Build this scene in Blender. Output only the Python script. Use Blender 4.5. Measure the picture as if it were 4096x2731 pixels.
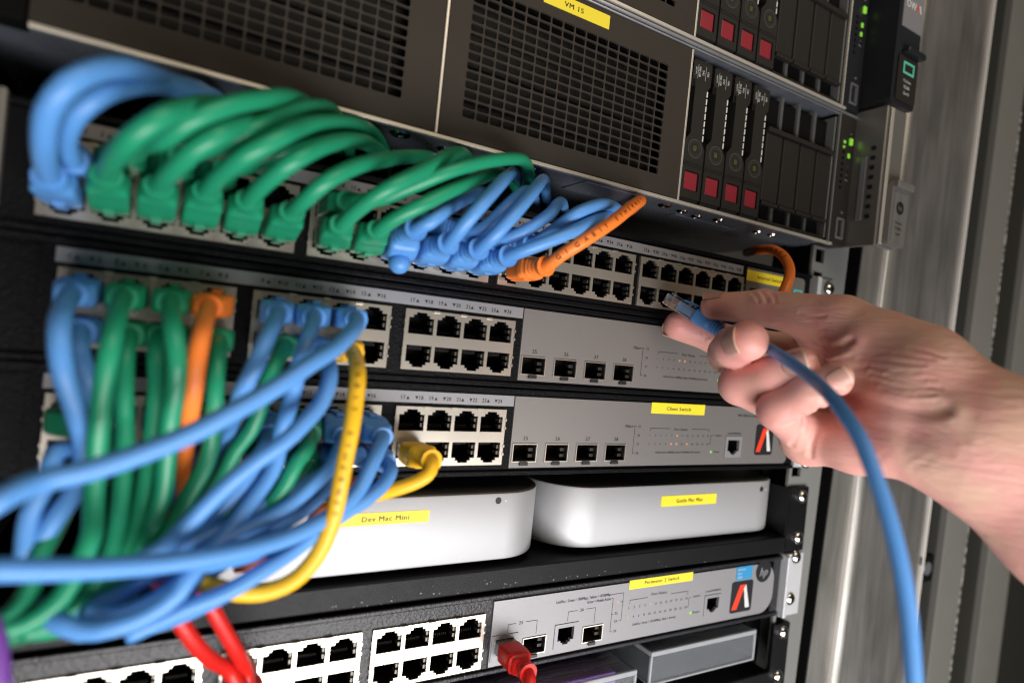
# Hand plugging a blue patch cable into a rack of switches.  Units: metres (helpers take millimetres).
import bpy, bmesh, math, random
import numpy as np
from mathutils import Vector, Matrix
from mathutils.geometry import tessellate_polygon

for o in list(bpy.data.objects):
    bpy.data.objects.remove(o)
SC = bpy.context.scene
COL = SC.collection
MM = 0.001
random.seed(7)

# ------------------------------------------------------------------ camera
cam = bpy.data.cameras.new('camera')
cam.sensor_width = 36.0
cam.lens = 21.961
cam.clip_start = 0.01
cam.clip_end = 50
cam_o = bpy.data.objects.new('camera', cam)
COL.objects.link(cam_o)
RIGHT = Vector((0.8601, -0.4999, 0.1019))
DOWN = Vector((0.0862, -0.0545, -0.9948))
FWD = Vector((0.5028, 0.8644, -0.0038))
mw = Matrix((RIGHT, -DOWN, -FWD)).transposed().to_4x4()
mw.translation = Vector((-101.586, -269.317, 2.099)) * MM
cam_o.matrix_world = mw
cam.dof.use_dof = True
cam.dof.focus_distance = 0.332
cam.dof.aperture_fstop = 4.2
SC.camera = cam_o

# ------------------------------------------------------------------ room light
SC.view_settings.view_transform = 'Standard'
SC.view_settings.look = 'None'
SC.view_settings.exposure = 0.0
SC.view_settings.gamma = 1.0
world = bpy.data.worlds.new('World')
SC.world = world
world.use_nodes = True
wb = world.node_tree.nodes['Background']
wb.inputs[0].default_value = (0.60, 0.53, 0.44, 1)
wb.inputs[1].default_value = 0.055

def area(name, loc, aim, sx, sy, power, color, spread=180):
    l = bpy.data.lights.new(name, 'AREA')
    l.shape = 'RECTANGLE'
    l.size = sx; l.size_y = sy
    l.energy = power
    l.color = color
    l.spread = math.radians(spread)
    o = bpy.data.objects.new(name, l)
    COL.objects.link(o)
    o.location = loc
    d = (Vector(aim) - Vector(loc)).normalized()
    o.rotation_euler = d.to_track_quat('-Z', 'Y').to_euler()
    return o
# broad cool light low in front of the rack, a dim warm ceiling light
area('window_light', (0.0, -0.50, -0.35), (0.10, 0.0, -0.01), 0.55, 0.30, 4.5, (1.0, 0.965, 0.955))
area('window_light', (0.27, -0.62, -0.42), (0.06, 0.0, -0.05), 0.75, 0.40, 3.3, (0.99, 0.98, 0.985))
area('ceiling_light', (0.22, -0.95, 0.80), (0.12, 0.0, 0.05), 0.9, 0.6, 4.6, (1.0, 0.84, 0.64))
SC.cycles.filter_width = 1.15
SC.cycles.max_bounces = 8
SC.cycles.caustics_reflective = False
SC.cycles.caustics_refractive = True
SC.cycles.use_denoising = True
# ------------------------------------------------------------------ helpers
ORG = {}

def thing(name, label, cat, loc=(0, 0, 0), group=None):
    o = bpy.data.objects.new(name, None)
    o.empty_display_size = 0.01
    COL.objects.link(o)
    o.location = Vector(loc) * MM
    o['label'] = label; o['category'] = cat
    if group: o['group'] = group
    ORG[o] = Vector(loc)
    return o

def tag(o, label, cat, group=None):
    o['label'] = label; o['category'] = cat
    if group: o['group'] = group
    return o

def mesh_of(bm, mats, smooth=False, org=Vector((0, 0, 0))):
    me = bpy.data.meshes.new('m')
    if org.length: bmesh.ops.translate(bm, verts=bm.verts, vec=-org)
    bmesh.ops.scale(bm, verts=bm.verts, vec=(MM, MM, MM))
    bm.to_mesh(me); bm.free()
    for m in (mats if isinstance(mats, (list, tuple)) else [mats]):
        me.materials.append(m)
    if smooth:
        me.polygons.foreach_set('use_smooth', [True] * len(me.polygons))
        if smooth == 'auto':
            me.set_sharp_from_angle(angle=math.radians(35))
    return me

def part(name, bm, mats, parent, smooth=False):
    org = ORG.get(parent, Vector((0, 0, 0))) if parent else Vector((0, 0, 0))
    o = bpy.data.objects.new(name, mesh_of(bm, mats, smooth, org))
    COL.objects.link(o)
    if parent: o.parent = parent
    ORG[o] = org
    return o

def inst(name, me, pos, parent, rot=None):
    o = bpy.data.objects.new(name, me)
    COL.objects.link(o)
    o.parent = parent
    o.location = (Vector(pos) - ORG[parent]) * MM
    if rot: o.rotation_euler = rot
    return o

def box(bm, x0, x1, y0, y1, z0, z1, c=0, mi=0):
    v = [bm.verts.new(p) for p in ((x0, y0, z0), (x1, y0, z0), (x1, y1, z0), (x0, y1, z0),
                                   (x0, y0, z1), (x1, y0, z1), (x1, y1, z1), (x0, y1, z1))]
    fs = [bm.faces.new([v[i] for i in q]) for q in ((3, 2, 1, 0), (4, 5, 6, 7), (0, 1, 5, 4), (1, 2, 6, 5), (2, 3, 7, 6), (3, 0, 4, 7))]
    for f in fs: f.material_index = mi
    if c:
        es = list({e for f in fs for e in f.edges})
        bmesh.ops.bevel(bm, geom=es, offset=c, segments=2, profile=0.5, affect='EDGES')
    return fs

def rrect(x0, x1, z0, z1, r, n=4):
    out = []
    for cx, cz, a0 in ((x1 - r, z0 + r, -90), (x1 - r, z1 - r, 0), (x0 + r, z1 - r, 90), (x0 + r, z0 + r, 180)):
        for i in range(n + 1):
            a = math.radians(a0 + 90 * i / n)
            out.append((cx + r * math.cos(a), cz + r * math.sin(a)))
    return out

def circ(cx, cz, r, n=20):
    return [(cx + r * math.cos(2 * math.pi * i / n), cz + r * math.sin(2 * math.pi * i / n)) for i in range(n)]

def plate(bm, outer, holes, y0, y1, hole_depth=None, mi=0, back=False):
    """Flat plate in XZ facing -Y with real openings; side walls from y0 back to y1."""
    loops = [outer] + list(holes)
    pts = [p for l in loops for p in l]
    tris = tessellate_polygon([[Vector((p[0], p[1], 0)) for p in l] for l in loops])
    vf = [bm.verts.new((p[0], y0, p[1])) for p in pts]
    for t in tris:
        a, b, c = (vf[i] for i in t)
        n = (b.co - a.co).cross(c.co - a.co)
        if n.length < 1e-9: continue
        try: f = bm.faces.new((a, b, c) if n.y < 0 else (a, c, b))
        except ValueError: continue
        f.material_index = mi
    i0 = 0
    for li, l in enumerate(loops):
        yb = y1 if (li == 0 or hole_depth is None) else y0 + hole_depth
        vb = [bm.verts.new((p[0], yb, p[1])) for p in l]
        n = len(l)
        for k in range(n):
            f = bm.faces.new((vf[i0 + k], vf[i0 + (k + 1) % n], vb[(k + 1) % n], vb[k]))
            f.material_index = mi
        if back and li == 0 and not holes:
            bm.faces.new(vb)
        i0 += n
    return bm

def prism(bm, poly, y0, y1, mi=0):
    return plate(bm, poly, [], y0, y1, mi=mi, back=True)

def cyl_y(bm, cx, cz, r, y0, y1, n=20, mi=0):
    prism(bm, circ(cx, cz, r, n), y0, y1, mi)

def spline(pts, step=3.0):
    P = [Vector(p) for p in pts]
    P = [P[0] * 2 - P[1]] + P + [P[-1] * 2 - P[-2]]
    out = []
    for i in range(1, len(P) - 2):
        p0, p1, p2, p3 = P[i - 1:i + 3]
        t0 = 0.0
        t1 = t0 + max((p1 - p0).length, 1e-3) ** .5
        t2 = t1 + max((p2 - p1).length, 1e-3) ** .5
        t3 = t2 + max((p3 - p2).length, 1e-3) ** .5
        n = max(2, int((p2 - p1).length / step))
        for k in range(n):
            t = t1 + (t2 - t1) * k / n
            a1 = p0 * ((t1 - t) / (t1 - t0)) + p1 * ((t - t0) / (t1 - t0))
            a2 = p1 * ((t2 - t) / (t2 - t1)) + p2 * ((t - t1) / (t2 - t1))
            a3 = p2 * ((t3 - t) / (t3 - t2)) + p3 * ((t - t2) / (t3 - t2))
            b1 = a1 * ((t2 - t) / (t2 - t0)) + a2 * ((t - t0) / (t2 - t0))
            b2 = a2 * ((t3 - t) / (t3 - t1)) + a3 * ((t - t1) / (t3 - t1))
            out.append(b1 * ((t2 - t) / (t2 - t1)) + b2 * ((t - t1) / (t2 - t1)))
    out.append(P[-2])
    return out

def frames(pts, up=Vector((0, 0, 1))):
    fr = []
    t = (pts[1] - pts[0]).normalized()
    u = up - t * up.dot(t)
    if u.length < 1e-3: u = Vector((1, 0, 0)) - t * t.x
    u.normalize()
    for i, p in enumerate(pts):
        t = (pts[min(i + 1, len(pts) - 1)] - pts[max(i - 1, 0)]).normalized()
        u = (u - t * u.dot(t)).normalized()
        fr.append((p, t, u, t.cross(u)))
    return fr

def sweep(bm, pts, prof, caps=True, mi=0, up=Vector((0, 0, 1))):
    """prof: function(i, n) -> list of (a, b) offsets along (u, side)."""
    fr = frames(pts, up)
    rings = []
    for i, (p, t, u, s) in enumerate(fr):
        rings.append([bm.verts.new(p + s * a + u * b) for a, b in prof(i, len(fr))])
    m = len(rings[0])
    for i in range(len(rings) - 1):
        for k in range(m):
            f = bm.faces.new((rings[i][k], rings[i][(k + 1) % m], rings[i + 1][(k + 1) % m], rings[i + 1][k]))
            f.material_index = mi
    if caps:
        for r in (rings[0], rings[-1]):
            try: bm.faces.new(r).material_index = mi
            except ValueError: pass
    return fr

def tube(bm, pts, r, seg=14, mi=0, caps=True):
    def prof(i, n):
        rr = r(i / max(1, n - 1)) if callable(r) else r
        return [(rr * math.cos(2 * math.pi * k / seg), rr * math.sin(2 * math.pi * k / seg)) for k in range(seg)]
    return sweep(bm, pts, prof, caps, mi)

GLY = {}
def glyph_mesh(s, bold=False):
    key = (s, bold)
    if key in GLY: return GLY[key]
    cu = bpy.data.curves.new('t', 'FONT')
    cu.body = s; cu.size = 1.0; cu.resolution_u = 2
    if bold: cu.space_character = 1.12
    ob = bpy.data.objects.new('t', cu)
    COL.objects.link(ob)
    dg = bpy.context.evaluated_depsgraph_get()
    dg.update()
    me = bpy.data.meshes.new_from_object(ob.evaluated_get(dg))
    v = [tuple(p.co[:2]) for p in me.vertices]
    f = [tuple(p.vertices) for p in me.polygons]
    bpy.data.objects.remove(ob); bpy.data.curves.remove(cu); bpy.data.meshes.remove(me)
    xs = [p[0] for p in v] or [0]
    GLY[key] = (v, f, min(xs), max(xs))
    return GLY[key]

def text(bm, s, org, h, ex=Vector((1, 0, 0)), ez=Vector((0, 0, 1)), align='C', bold=False, sx=1.0, mi=0, w=None):
    """h is the capital height in mm; org is the centre-bottom point of the line."""
    v, f, a, b = glyph_mesh(s, bold)
    k = h / 0.7
    if w: sx = w / ((b - a) * k)
    off = {'C': (a + b) / 2, 'L': a, 'R': b}[align]
    nrm = ex.cross(ez).normalized()
    for n in ((-1, 1) if bold else (0,)):       # two strikes make the heavier label lettering
        o2 = Vector(org) + ex * (n * 0.035 * h) + nrm * (0.006 * n)
        vs = [bm.verts.new(o2 + ex * ((p[0] - off) * k * sx) + ez * (p[1] * k)) for p in v]
        for q in f:
            try: bm.faces.new([vs[i] for i in q]).material_index = mi
            except ValueError: pass

def quad(bm, pts, mi=0):
    f = bm.faces.new([bm.verts.new(p) for p in pts])
    f.material_index = mi
    return f

def line(bm, x0, z0, x1, z1, y, w=0.30):
    w = max(w, 0.30)
    d = Vector((x1 - x0, 0, z1 - z0)).normalized()
    n = Vector((-d.z, 0, d.x)) * (w / 2)
    a, b = Vector((x0, y, z0)), Vector((x1, y, z1))
    quad(bm, (a - n, b - n, b + n, a + n))

# ------------------------------------------------------------------ materials
def mat(name, color, rough=0.5, metal=0.0, spec=0.5, bump=0.0, bscale=400.0, var=0.0, vscale=30.0, sss=0.0,
        rvar=0.0, trans=0.0, coat=0.0, emit=None, ior=1.45, aniso=0.0):
    m = bpy.data.materials.new(name)
    m.use_nodes = True
    nt = m.node_tree
    b = nt.nodes['Principled BSDF']
    c = tuple(color) + (1,)
    b.inputs['Base Color'].default_value = c
    b.inputs['Roughness'].default_value = rough
    b.inputs['Metallic'].default_value = metal
    b.inputs['Specular IOR Level'].default_value = spec
    b.inputs['IOR'].default_value = ior
    b.inputs['Transmission Weight'].default_value = trans
    b.inputs['Coat Weight'].default_value = coat
    b.inputs['Anisotropic'].default_value = aniso
    if sss:
        b.inputs['Subsurface Weight'].default_value = sss
        b.inputs['Subsurface Radius'].default_value = (0.004, 0.0016, 0.0009)
        b.inputs['Subsurface Scale'].default_value = 1.0
    if emit:
        b.inputs['Emission Color'].default_value = tuple(emit[:3]) + (1,)
        b.inputs['Emission Strength'].default_value = emit[3]
    tc = nt.nodes.new('ShaderNodeTexCoord')
    if var or rvar:
        n = nt.nodes.new('ShaderNodeTexNoise')
        n.inputs['Scale'].default_value = vscale
        n.inputs['Detail'].default_value = 5
        n.inputs['Roughness'].default_value = 0.6
        nt.links.new(tc.outputs['Object'], n.inputs['Vector'])
        if var:
            mx = nt.nodes.new('ShaderNodeMix'); mx.data_type = 'RGBA'
            mx.inputs['A'].default_value = tuple(x * (1 - var) for x in color) + (1,)
            mx.inputs['B'].default_value = tuple(min(1, x * (1 + var)) for x in color) + (1,)
            nt.links.new(n.outputs['Fac'], mx.inputs['Factor'])
            nt.links.new(mx.outputs['Result'], b.inputs['Base Color'])
        if rvar:
            mr = nt.nodes.new('ShaderNodeMapRange')
            mr.inputs['To Min'].default_value = max(0, rough - rvar)
            mr.inputs['To Max'].default_value = min(1, rough + rvar)
            nt.links.new(n.outputs['Fac'], mr.inputs['Value'])
            nt.links.new(mr.outputs['Result'], b.inputs['Roughness'])
    if bump:
        n2 = nt.nodes.new('ShaderNodeTexNoise')
        n2.inputs['Scale'].default_value = bscale
        n2.inputs['Detail'].default_value = 3
        nt.links.new(tc.outputs['Object'], n2.inputs['Vector'])
        bp = nt.nodes.new('ShaderNodeBump')
        bp.inputs['Strength'].default_value = bump
        bp.inputs['Distance'].default_value = 0.0004
        nt.links.new(n2.outputs['Fac'], bp.inputs['Height'])
        nt.links.new(bp.outputs['Normal'], b.inputs['Normal'])
    return m

def mat_brushed(name, color, rough, stretch=(900, 900, 6), var=0.35, metal=1.0, clouds=0.0):
    m = mat(name, color, rough, metal)
    nt = m.node_tree; b = nt.nodes['Principled BSDF']
    tc = nt.nodes.new('ShaderNodeTexCoord')
    mp = nt.nodes.new('ShaderNodeMapping'); mp.inputs['Scale'].default_value = stretch
    n = nt.nodes.new('ShaderNodeTexNoise'); n.inputs['Scale'].default_value = 1.0; n.inputs['Detail'].default_value = 6
    nt.links.new(tc.outputs['Object'], mp.inputs['Vector']); nt.links.new(mp.outputs['Vector'], n.inputs['Vector'])
    mx = nt.nodes.new('ShaderNodeMix'); mx.data_type = 'RGBA'
    mx.inputs['A'].default_value = tuple(x * (1 - var) for x in color) + (1,)
    mx.inputs['B'].default_value = tuple(min(1, x * (1 + var)) for x in color) + (1,)
    nt.links.new(n.outputs['Fac'], mx.inputs['Factor']); nt.links.new(mx.outputs['Result'], b.inputs['Base Color'])
    # uneven patches painting blurred room reflections into the base colour
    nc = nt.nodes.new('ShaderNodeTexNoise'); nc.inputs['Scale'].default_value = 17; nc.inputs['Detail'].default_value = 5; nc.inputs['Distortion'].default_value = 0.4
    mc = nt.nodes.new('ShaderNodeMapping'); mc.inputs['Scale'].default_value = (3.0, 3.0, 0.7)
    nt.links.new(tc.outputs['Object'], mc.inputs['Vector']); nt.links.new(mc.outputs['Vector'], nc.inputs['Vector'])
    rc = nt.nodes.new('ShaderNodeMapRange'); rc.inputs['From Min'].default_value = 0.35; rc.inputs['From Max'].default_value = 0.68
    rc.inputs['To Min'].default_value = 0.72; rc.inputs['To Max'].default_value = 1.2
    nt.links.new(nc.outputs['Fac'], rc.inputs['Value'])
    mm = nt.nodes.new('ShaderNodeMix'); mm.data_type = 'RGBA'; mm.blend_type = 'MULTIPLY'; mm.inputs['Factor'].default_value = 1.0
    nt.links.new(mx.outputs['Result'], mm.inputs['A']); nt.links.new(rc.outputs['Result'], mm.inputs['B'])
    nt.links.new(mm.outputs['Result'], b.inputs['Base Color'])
    mr = nt.nodes.new('ShaderNodeMapRange')
    mr.inputs['To Min'].default_value = max(0.05, rough - 0.12); mr.inputs['To Max'].default_value = rough + 0.15
    n3 = nt.nodes.new('ShaderNodeTexNoise'); n3.inputs['Scale'].default_value = 14; n3.inputs['Detail'].default_value = 4
    nt.links.new(tc.outputs['Object'], n3.inputs['Vector'])
    nt.links.new(n3.outputs['Fac'], mr.inputs['Value']); nt.links.new(mr.outputs['Result'], b.inputs['Roughness'])
    bp = nt.nodes.new('ShaderNodeBump'); bp.inputs['Strength'].default_value = 0.25; bp.inputs['Distance'].default_value = 0.0003
    nt.links.new(n.outputs['Fac'], bp.inputs['Height']); nt.links.new(bp.outputs['Normal'], b.inputs['Normal'])
    return m

M = {}
M['black'] = mat('black paint', (0.005, 0.005, 0.006), 0.40, spec=0.22, bump=0.5, bscale=1600, rvar=0.08, vscale=60)
M['blackgrain'] = mat('grained black plastic', (0.0035, 0.0035, 0.0045), 0.45, spec=0.13, bump=1.0, bscale=900)
M['framegrain'] = mat('grained metal paint', (0.012, 0.012, 0.015), 0.32, spec=0.45, bump=1.0, bscale=700)
M['matte'] = mat('matte black', (0.003, 0.003, 0.003), 0.8, spec=0.15)
M['cavity'] = mat('dark cavity', (0.0035, 0.0035, 0.004), 0.5, spec=0.3)
M['bezel'] = mat('taupe bezel paint', (0.038, 0.0315, 0.0255), 0.6, spec=0.25, bump=0.35, bscale=2200, var=0.05)
M['carrier'] = mat('charcoal carrier plastic', (0.019, 0.017, 0.015), 0.5, spec=0.35, bump=0.4, bscale=2600)
M['silver'] = mat('silver grey paint', (0.225, 0.212, 0.203), 0.42, metal=0.45, bump=0.25, bscale=3000, var=0.06, vscale=1200)
M['silver2'] = mat('pale silver paint', (0.285, 0.283, 0.295), 0.42, metal=0.35, bump=0.25, bscale=3000, var=0.05, vscale=1200)
M['nickel'] = mat('nickel shield', (0.67, 0.615, 0.525), 0.28, metal=0.8, rvar=0.025, vscale=60)
M['steel'] = mat('zinc steel', (0.55, 0.57, 0.62), 0.33, metal=0.85, rvar=0.10, vscale=60)
M['under'] = mat('galvanised underside', (0.27, 0.295, 0.35), 0.28, metal=0.6, rvar=0.10, vscale=60, var=0.12)
M['zinc'] = mat('zinc plated ear', (0.66, 0.68, 0.70), 0.30, metal=0.35, var=0.1, vscale=80)
M['chrome'] = mat('bright screw', (0.80, 0.79, 0.74), 0.12, metal=1.0)
M['rim'] = mat('cream rim highlight', (0.72, 0.68, 0.60), 0.35, metal=0.6)
M['alu'] = mat('bead blasted aluminium', (0.45, 0.455, 0.465), 0.56, metal=0.6, bump=0.15, bscale=4000)
M['brushed'] = mat_brushed('brushed panel', (0.52, 0.50, 0.48), 0.32, (240, 240, 4), 0.34, 0.85)  # strong streak contrast also paints bright reflections over the grain
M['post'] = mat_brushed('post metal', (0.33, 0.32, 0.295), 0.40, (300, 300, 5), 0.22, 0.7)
M['rail'] = mat('grey rail paint', (0.22, 0.225, 0.215), 0.5, metal=0.3, var=0.08)
M['frame'] = mat('grey door frame paint', (0.16, 0.157, 0.142), 0.55, bump=0.3, bscale=1500, var=0.08, vscale=40)
M['framed'] = mat('dark door paint', (0.020, 0.019, 0.015), 0.5)
M['gasket'] = mat('rubber gasket', (0.022, 0.022, 0.019), 0.45, bump=0.8, bscale=260)
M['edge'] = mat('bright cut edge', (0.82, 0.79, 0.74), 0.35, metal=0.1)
M['red'] = mat('red button', (0.25, 0.024, 0.034), 0.32, var=0.05)
M['yellow'] = mat('yellow label tape', (0.86, 0.70, 0.035), 0.45)
M['ink'] = mat('black print', (0.012, 0.012, 0.013), 0.5)
M['white'] = mat('white print', (0.62, 0.62, 0.60), 0.5)
M['pale'] = mat('grey print', (0.36, 0.35, 0.33), 0.5)
M['teal'] = mat('teal print', (0.10, 0.52, 0.44), 0.5)
M['tealgreen'] = mat('green mark', (0.10, 0.55, 0.38), 0.5)
M['redprint'] = mat('red print', (0.80, 0.045, 0.012), 0.45)
M['badge'] = mat('dark badge', (0.016, 0.017, 0.020), 0.35)
M['bluest'] = mat('blue sticker', (0.03, 0.25, 0.50), 0.45)
M['led'] = mat('lit green lamp', (0.2, 0.5, 0.05), 0.3, emit=(0.35, 1.0, 0.04, 0.32))
M['ledsoft'] = mat('faint green lamp', (0.10, 0.13, 0.03), 0.3, emit=(0.5, 0.62, 0.08, 0.02))
M['amber'] = mat('lit amber lamp', (0.6, 0.25, 0.1), 0.4, emit=(1.0, 0.42, 0.20, 0.15))
M['gold'] = mat('gold contact', (0.75, 0.55, 0.22), 0.25, metal=1.0)
M['clear'] = mat('clear plug plastic', (0.96, 0.96, 0.94), 0.04, trans=0.90, ior=1.46, coat=1.0)
M['frost'] = mat('frosted box plastic', (0.78, 0.82, 0.87), 0.25, trans=0.92, ior=1.2, bump=0.1, bscale=300)
M['frostrim'] = mat('frosted box rim', (0.62, 0.65, 0.68), 0.3, trans=0.55, ior=1.3)
M['purple'] = mat('purple card', (0.34, 0.15, 0.48), 0.5, var=0.1)
M['cordblue'] = mat('blue cable jacket', (0.095, 0.290, 0.66), 0.38, var=0.06, vscale=25, sss=0.0, bump=0.12, bscale=500)
M['cordgreen'] = mat('green cable jacket', (0.015, 0.27, 0.137), 0.34, var=0.06, vscale=25, bump=0.12, bscale=500)
M['cordorange'] = mat('orange cable jacket', (0.95, 0.23, 0.035), 0.40, var=0.05, vscale=25, bump=0.1, bscale=500)
M['cordyellow'] = mat('yellow cable jacket', (0.86, 0.48, 0.016), 0.38, var=0.05, vscale=25, bump=0.1, bscale=500)
M['cordred'] = mat('red cable jacket', (0.60, 0.014, 0.010), 0.38, var=0.06, vscale=25, bump=0.1, bscale=500)
M['cordpurple'] = mat('purple cable jacket', (0.16, 0.05, 0.30), 0.4)
# ------------------------------------------------------------------ rack cabinet, right and left sides
LEAN = 0.045
def upright(bm, xa, xb, ya, yb, z0=-420, z1=420, c=0):
    """vertical member with the cabinet's slight lean"""
    n0 = len(bm.verts)
    box(bm, xa, xb, ya, yb, z0, z1, c)
    bm.verts.ensure_lookup_table()
    for v in bm.verts[n0:]:
        v.co.x += LEAN * v.co.z

rail = thing('rack_cabinet', 'grey rack cabinet with holed mounting rail, brushed side post and stepped door frame', 'rack cabinet', (300, 2, -420))
bm = bmesh.new()
U = 44.45
ru = [88.1 + U * k for k in range(-11, 6)]
holes = []
for z0 in ru:
    for dz in (6.35, 22.225, 38.1):
        z = z0 + dz - 0.4
        holes.append([(290 + LEAN * z * .2, z - 4.7), (299.4 + LEAN * z * .2, z - 4.7), (299.4 + LEAN * z * .2, z + 4.7), (290 + LEAN * z * .2, z + 4.7)])
plate(bm, [(287 - 3.5, -420), (325 - 14, -420), (325 + 14, 420), (287 + 3.5, 420)], holes, 2.0, 4.0)
FL = part('mounting_rail', bm, M['rail'], rail)
bm = bmesh.new(); upright(bm, 321.0, 325.5, 4.2, 40)
part('return_flange', bm, M['rail'], rail)
bm = bmesh.new(); box(bm, 284, 300, 22, 24, -420, 420)
part('backing', bm, M['matte'], rail)

def screw_mesh():
    bm = bmesh.new()
    n = 20
    rings = []
    for k in range(5):
        a = math.radians(90 * k / 5)
        rings.append([bm.verts.new((4.6 * math.cos(a) * math.cos(t), -2.6 * math.sin(a), 4.6 * math.cos(a) * math.sin(t))) for t in [2 * math.pi * i / n for i in range(n)]])
    for i in range(4):
        for k in range(n):
            bm.faces.new((rings[i][k], rings[i][(k + 1) % n], rings[i + 1][(k + 1) % n], rings[i + 1][k]))
    bm.faces.new(rings[-1])
    for a in (0.4, 0.4 + math.pi / 2):     # cross slot, sunk as dark bars just proud of the dome top
        d = Vector((math.cos(a), 0, math.sin(a))); s = Vector((-d.z, 0, d.x))
        quad(bm, [Vector((0, -2.66, 0)) + d * p + s * q for p, q in ((-1.9, -.4), (1.9, -.4), (1.9, .4), (-1.9, .4))], 1)
    return mesh_of(bm, [M['chrome'], M['black']], 'auto')
SCREW = screw_mesh()
for x, z, y in ((305.3, 59.4, -1), (299, -62.0, -1), (299.3, -86, -1), (299.2, -114.7, -1), (298.6, -128.1, -1.3), (296.4, -156.8, -1.3), (293.7, -180.1, -1), (292.4, -210.2, -1)):
    inst('screw', SCREW, (x, y, z), FL)

def left_rail():
    t = thing('left_rail', 'pale blurred vertical rail strip at the far left edge of the photo', 'rack rail', (-160, -4, -420))
    bm = bmesh.new(); box(bm, -158, -148.2, -3, 4, 29, 68, 1.2)
    part('bright_strip', bm, M['post'], t)
    bm = bmesh.new(); box(bm, -185, -158.5, 0, 4, -420, 420)
    part('flange', bm, M['rail'], t)
    bm = bmesh.new(); box(bm, -158, -151.3, -3, 6, -40, 28, 1.2)
    part('lower_strip', bm, M['rail'], t)
    bm = bmesh.new(); box(bm, -150, -139, -4, 2, -141, -134, 1.5); box(bm, -150, -146, -4, 2, -190, -134, 1.2)
    part('bracket', bm, M['rail'], t)
left_rail()

side = rail
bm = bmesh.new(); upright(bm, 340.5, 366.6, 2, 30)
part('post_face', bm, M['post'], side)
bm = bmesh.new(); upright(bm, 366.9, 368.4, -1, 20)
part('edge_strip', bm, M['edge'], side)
bm = bmesh.new()
n0 = 0
ring = []
for zz_ in (-420, 420):
    ring.append([bm.verts.new((375.5 + LEAN * zz_ + 6.8 * math.cos(a), 4 - 6.0 * math.sin(a), zz_)) for a in [math.pi * k / 12 for k in range(13)]])
for k in range(12):
    bm.faces.new((ring[0][k + 1], ring[0][k], ring[1][k], ring[1][k + 1]))
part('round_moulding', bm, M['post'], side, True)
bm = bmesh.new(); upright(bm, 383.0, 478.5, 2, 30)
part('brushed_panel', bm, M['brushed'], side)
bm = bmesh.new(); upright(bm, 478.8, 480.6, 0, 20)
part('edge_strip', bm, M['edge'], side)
bm = bmesh.new(); upright(bm, 322, 345, 60, 64); upright(bm, 339, 340.2, 2.4, 60)
part('dark_gap', bm, M['matte'], side)

door = rail
bm = bmesh.new(); upright(bm, 481.0, 505.6, 3, 30, c=1.5)
part('gasket', bm, M['gasket'], door)
bm = bmesh.new(); upright(bm, 506.0, 545.5, -2, 30, c=0.8)
part('frame_band', bm, M['frame'], door)
bm = bmesh.new(); upright(bm, 546.0, 589, 4, 30)
part('recess_band', bm, M['framed'], door)
bm = bmesh.new(); upright(bm, 589.5, 639, -2, 30, c=0.8)
part('frame_band', bm, M['frame'], door)
bm = bmesh.new(); upright(bm, 639.5, 900, 6, 30)
part('outer_band', bm, M['framed'], door)
# worn paint edge, a chain of small bare spots
bm = bmesh.new()
rnd = random.Random(3)
z = -300
while z < 250:
    h = rnd.uniform(0.6, 5); w = rnd.uniform(0.25, 0.9)
    x = 544.9 + LEAN * z
    box(bm, x - w / 2, x + w / 2, -2.25, -1.9, z, z + h)
    z += h + rnd.uniform(0.2, 5)
o = part('worn_edge', bm, M['edge'], door); o['kind'] = 'stuff'
bm = bmesh.new()
for x0_, z0_ in ((517, -171),):
    pass
box(bm, 472, 491, 1.2, 2.9, -165.5, -143, 2.0)
part('latch_plate', bm, M['matte'], door)
bm = bmesh.new(); cyl_y(bm, 479.5, -154, 5.5, -0.6, 1.0, 20)
part('latch_pin', bm, M['steel'], door, 'auto')

bm = bmesh.new()
box(bm, -400, 345, 640, 650, -460, 460)
box(bm, -212, -206, 8, 640, -460, 460)
box(bm, -400, 345, 8, 640, -470, -461)
bw = part('cabinet_back_wall', bm, M['matte'], None); bw['kind'] = 'structure'
bw['label'] = 'black inside of the rack cabinet'

# ------------------------------------------------------------------ servers
def vent_holes(x_right, z_top, cols=17, rows=14):
    hs = []
    for c in range(cols):
        for r in range(rows):
            x1 = x_right - c * 7.02; z1 = z_top - r * 4.325
            hs.append(rrect(x1 - 6.2, x1, z1 - 3.7, z1, 0.85, 2))
    return hs

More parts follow.
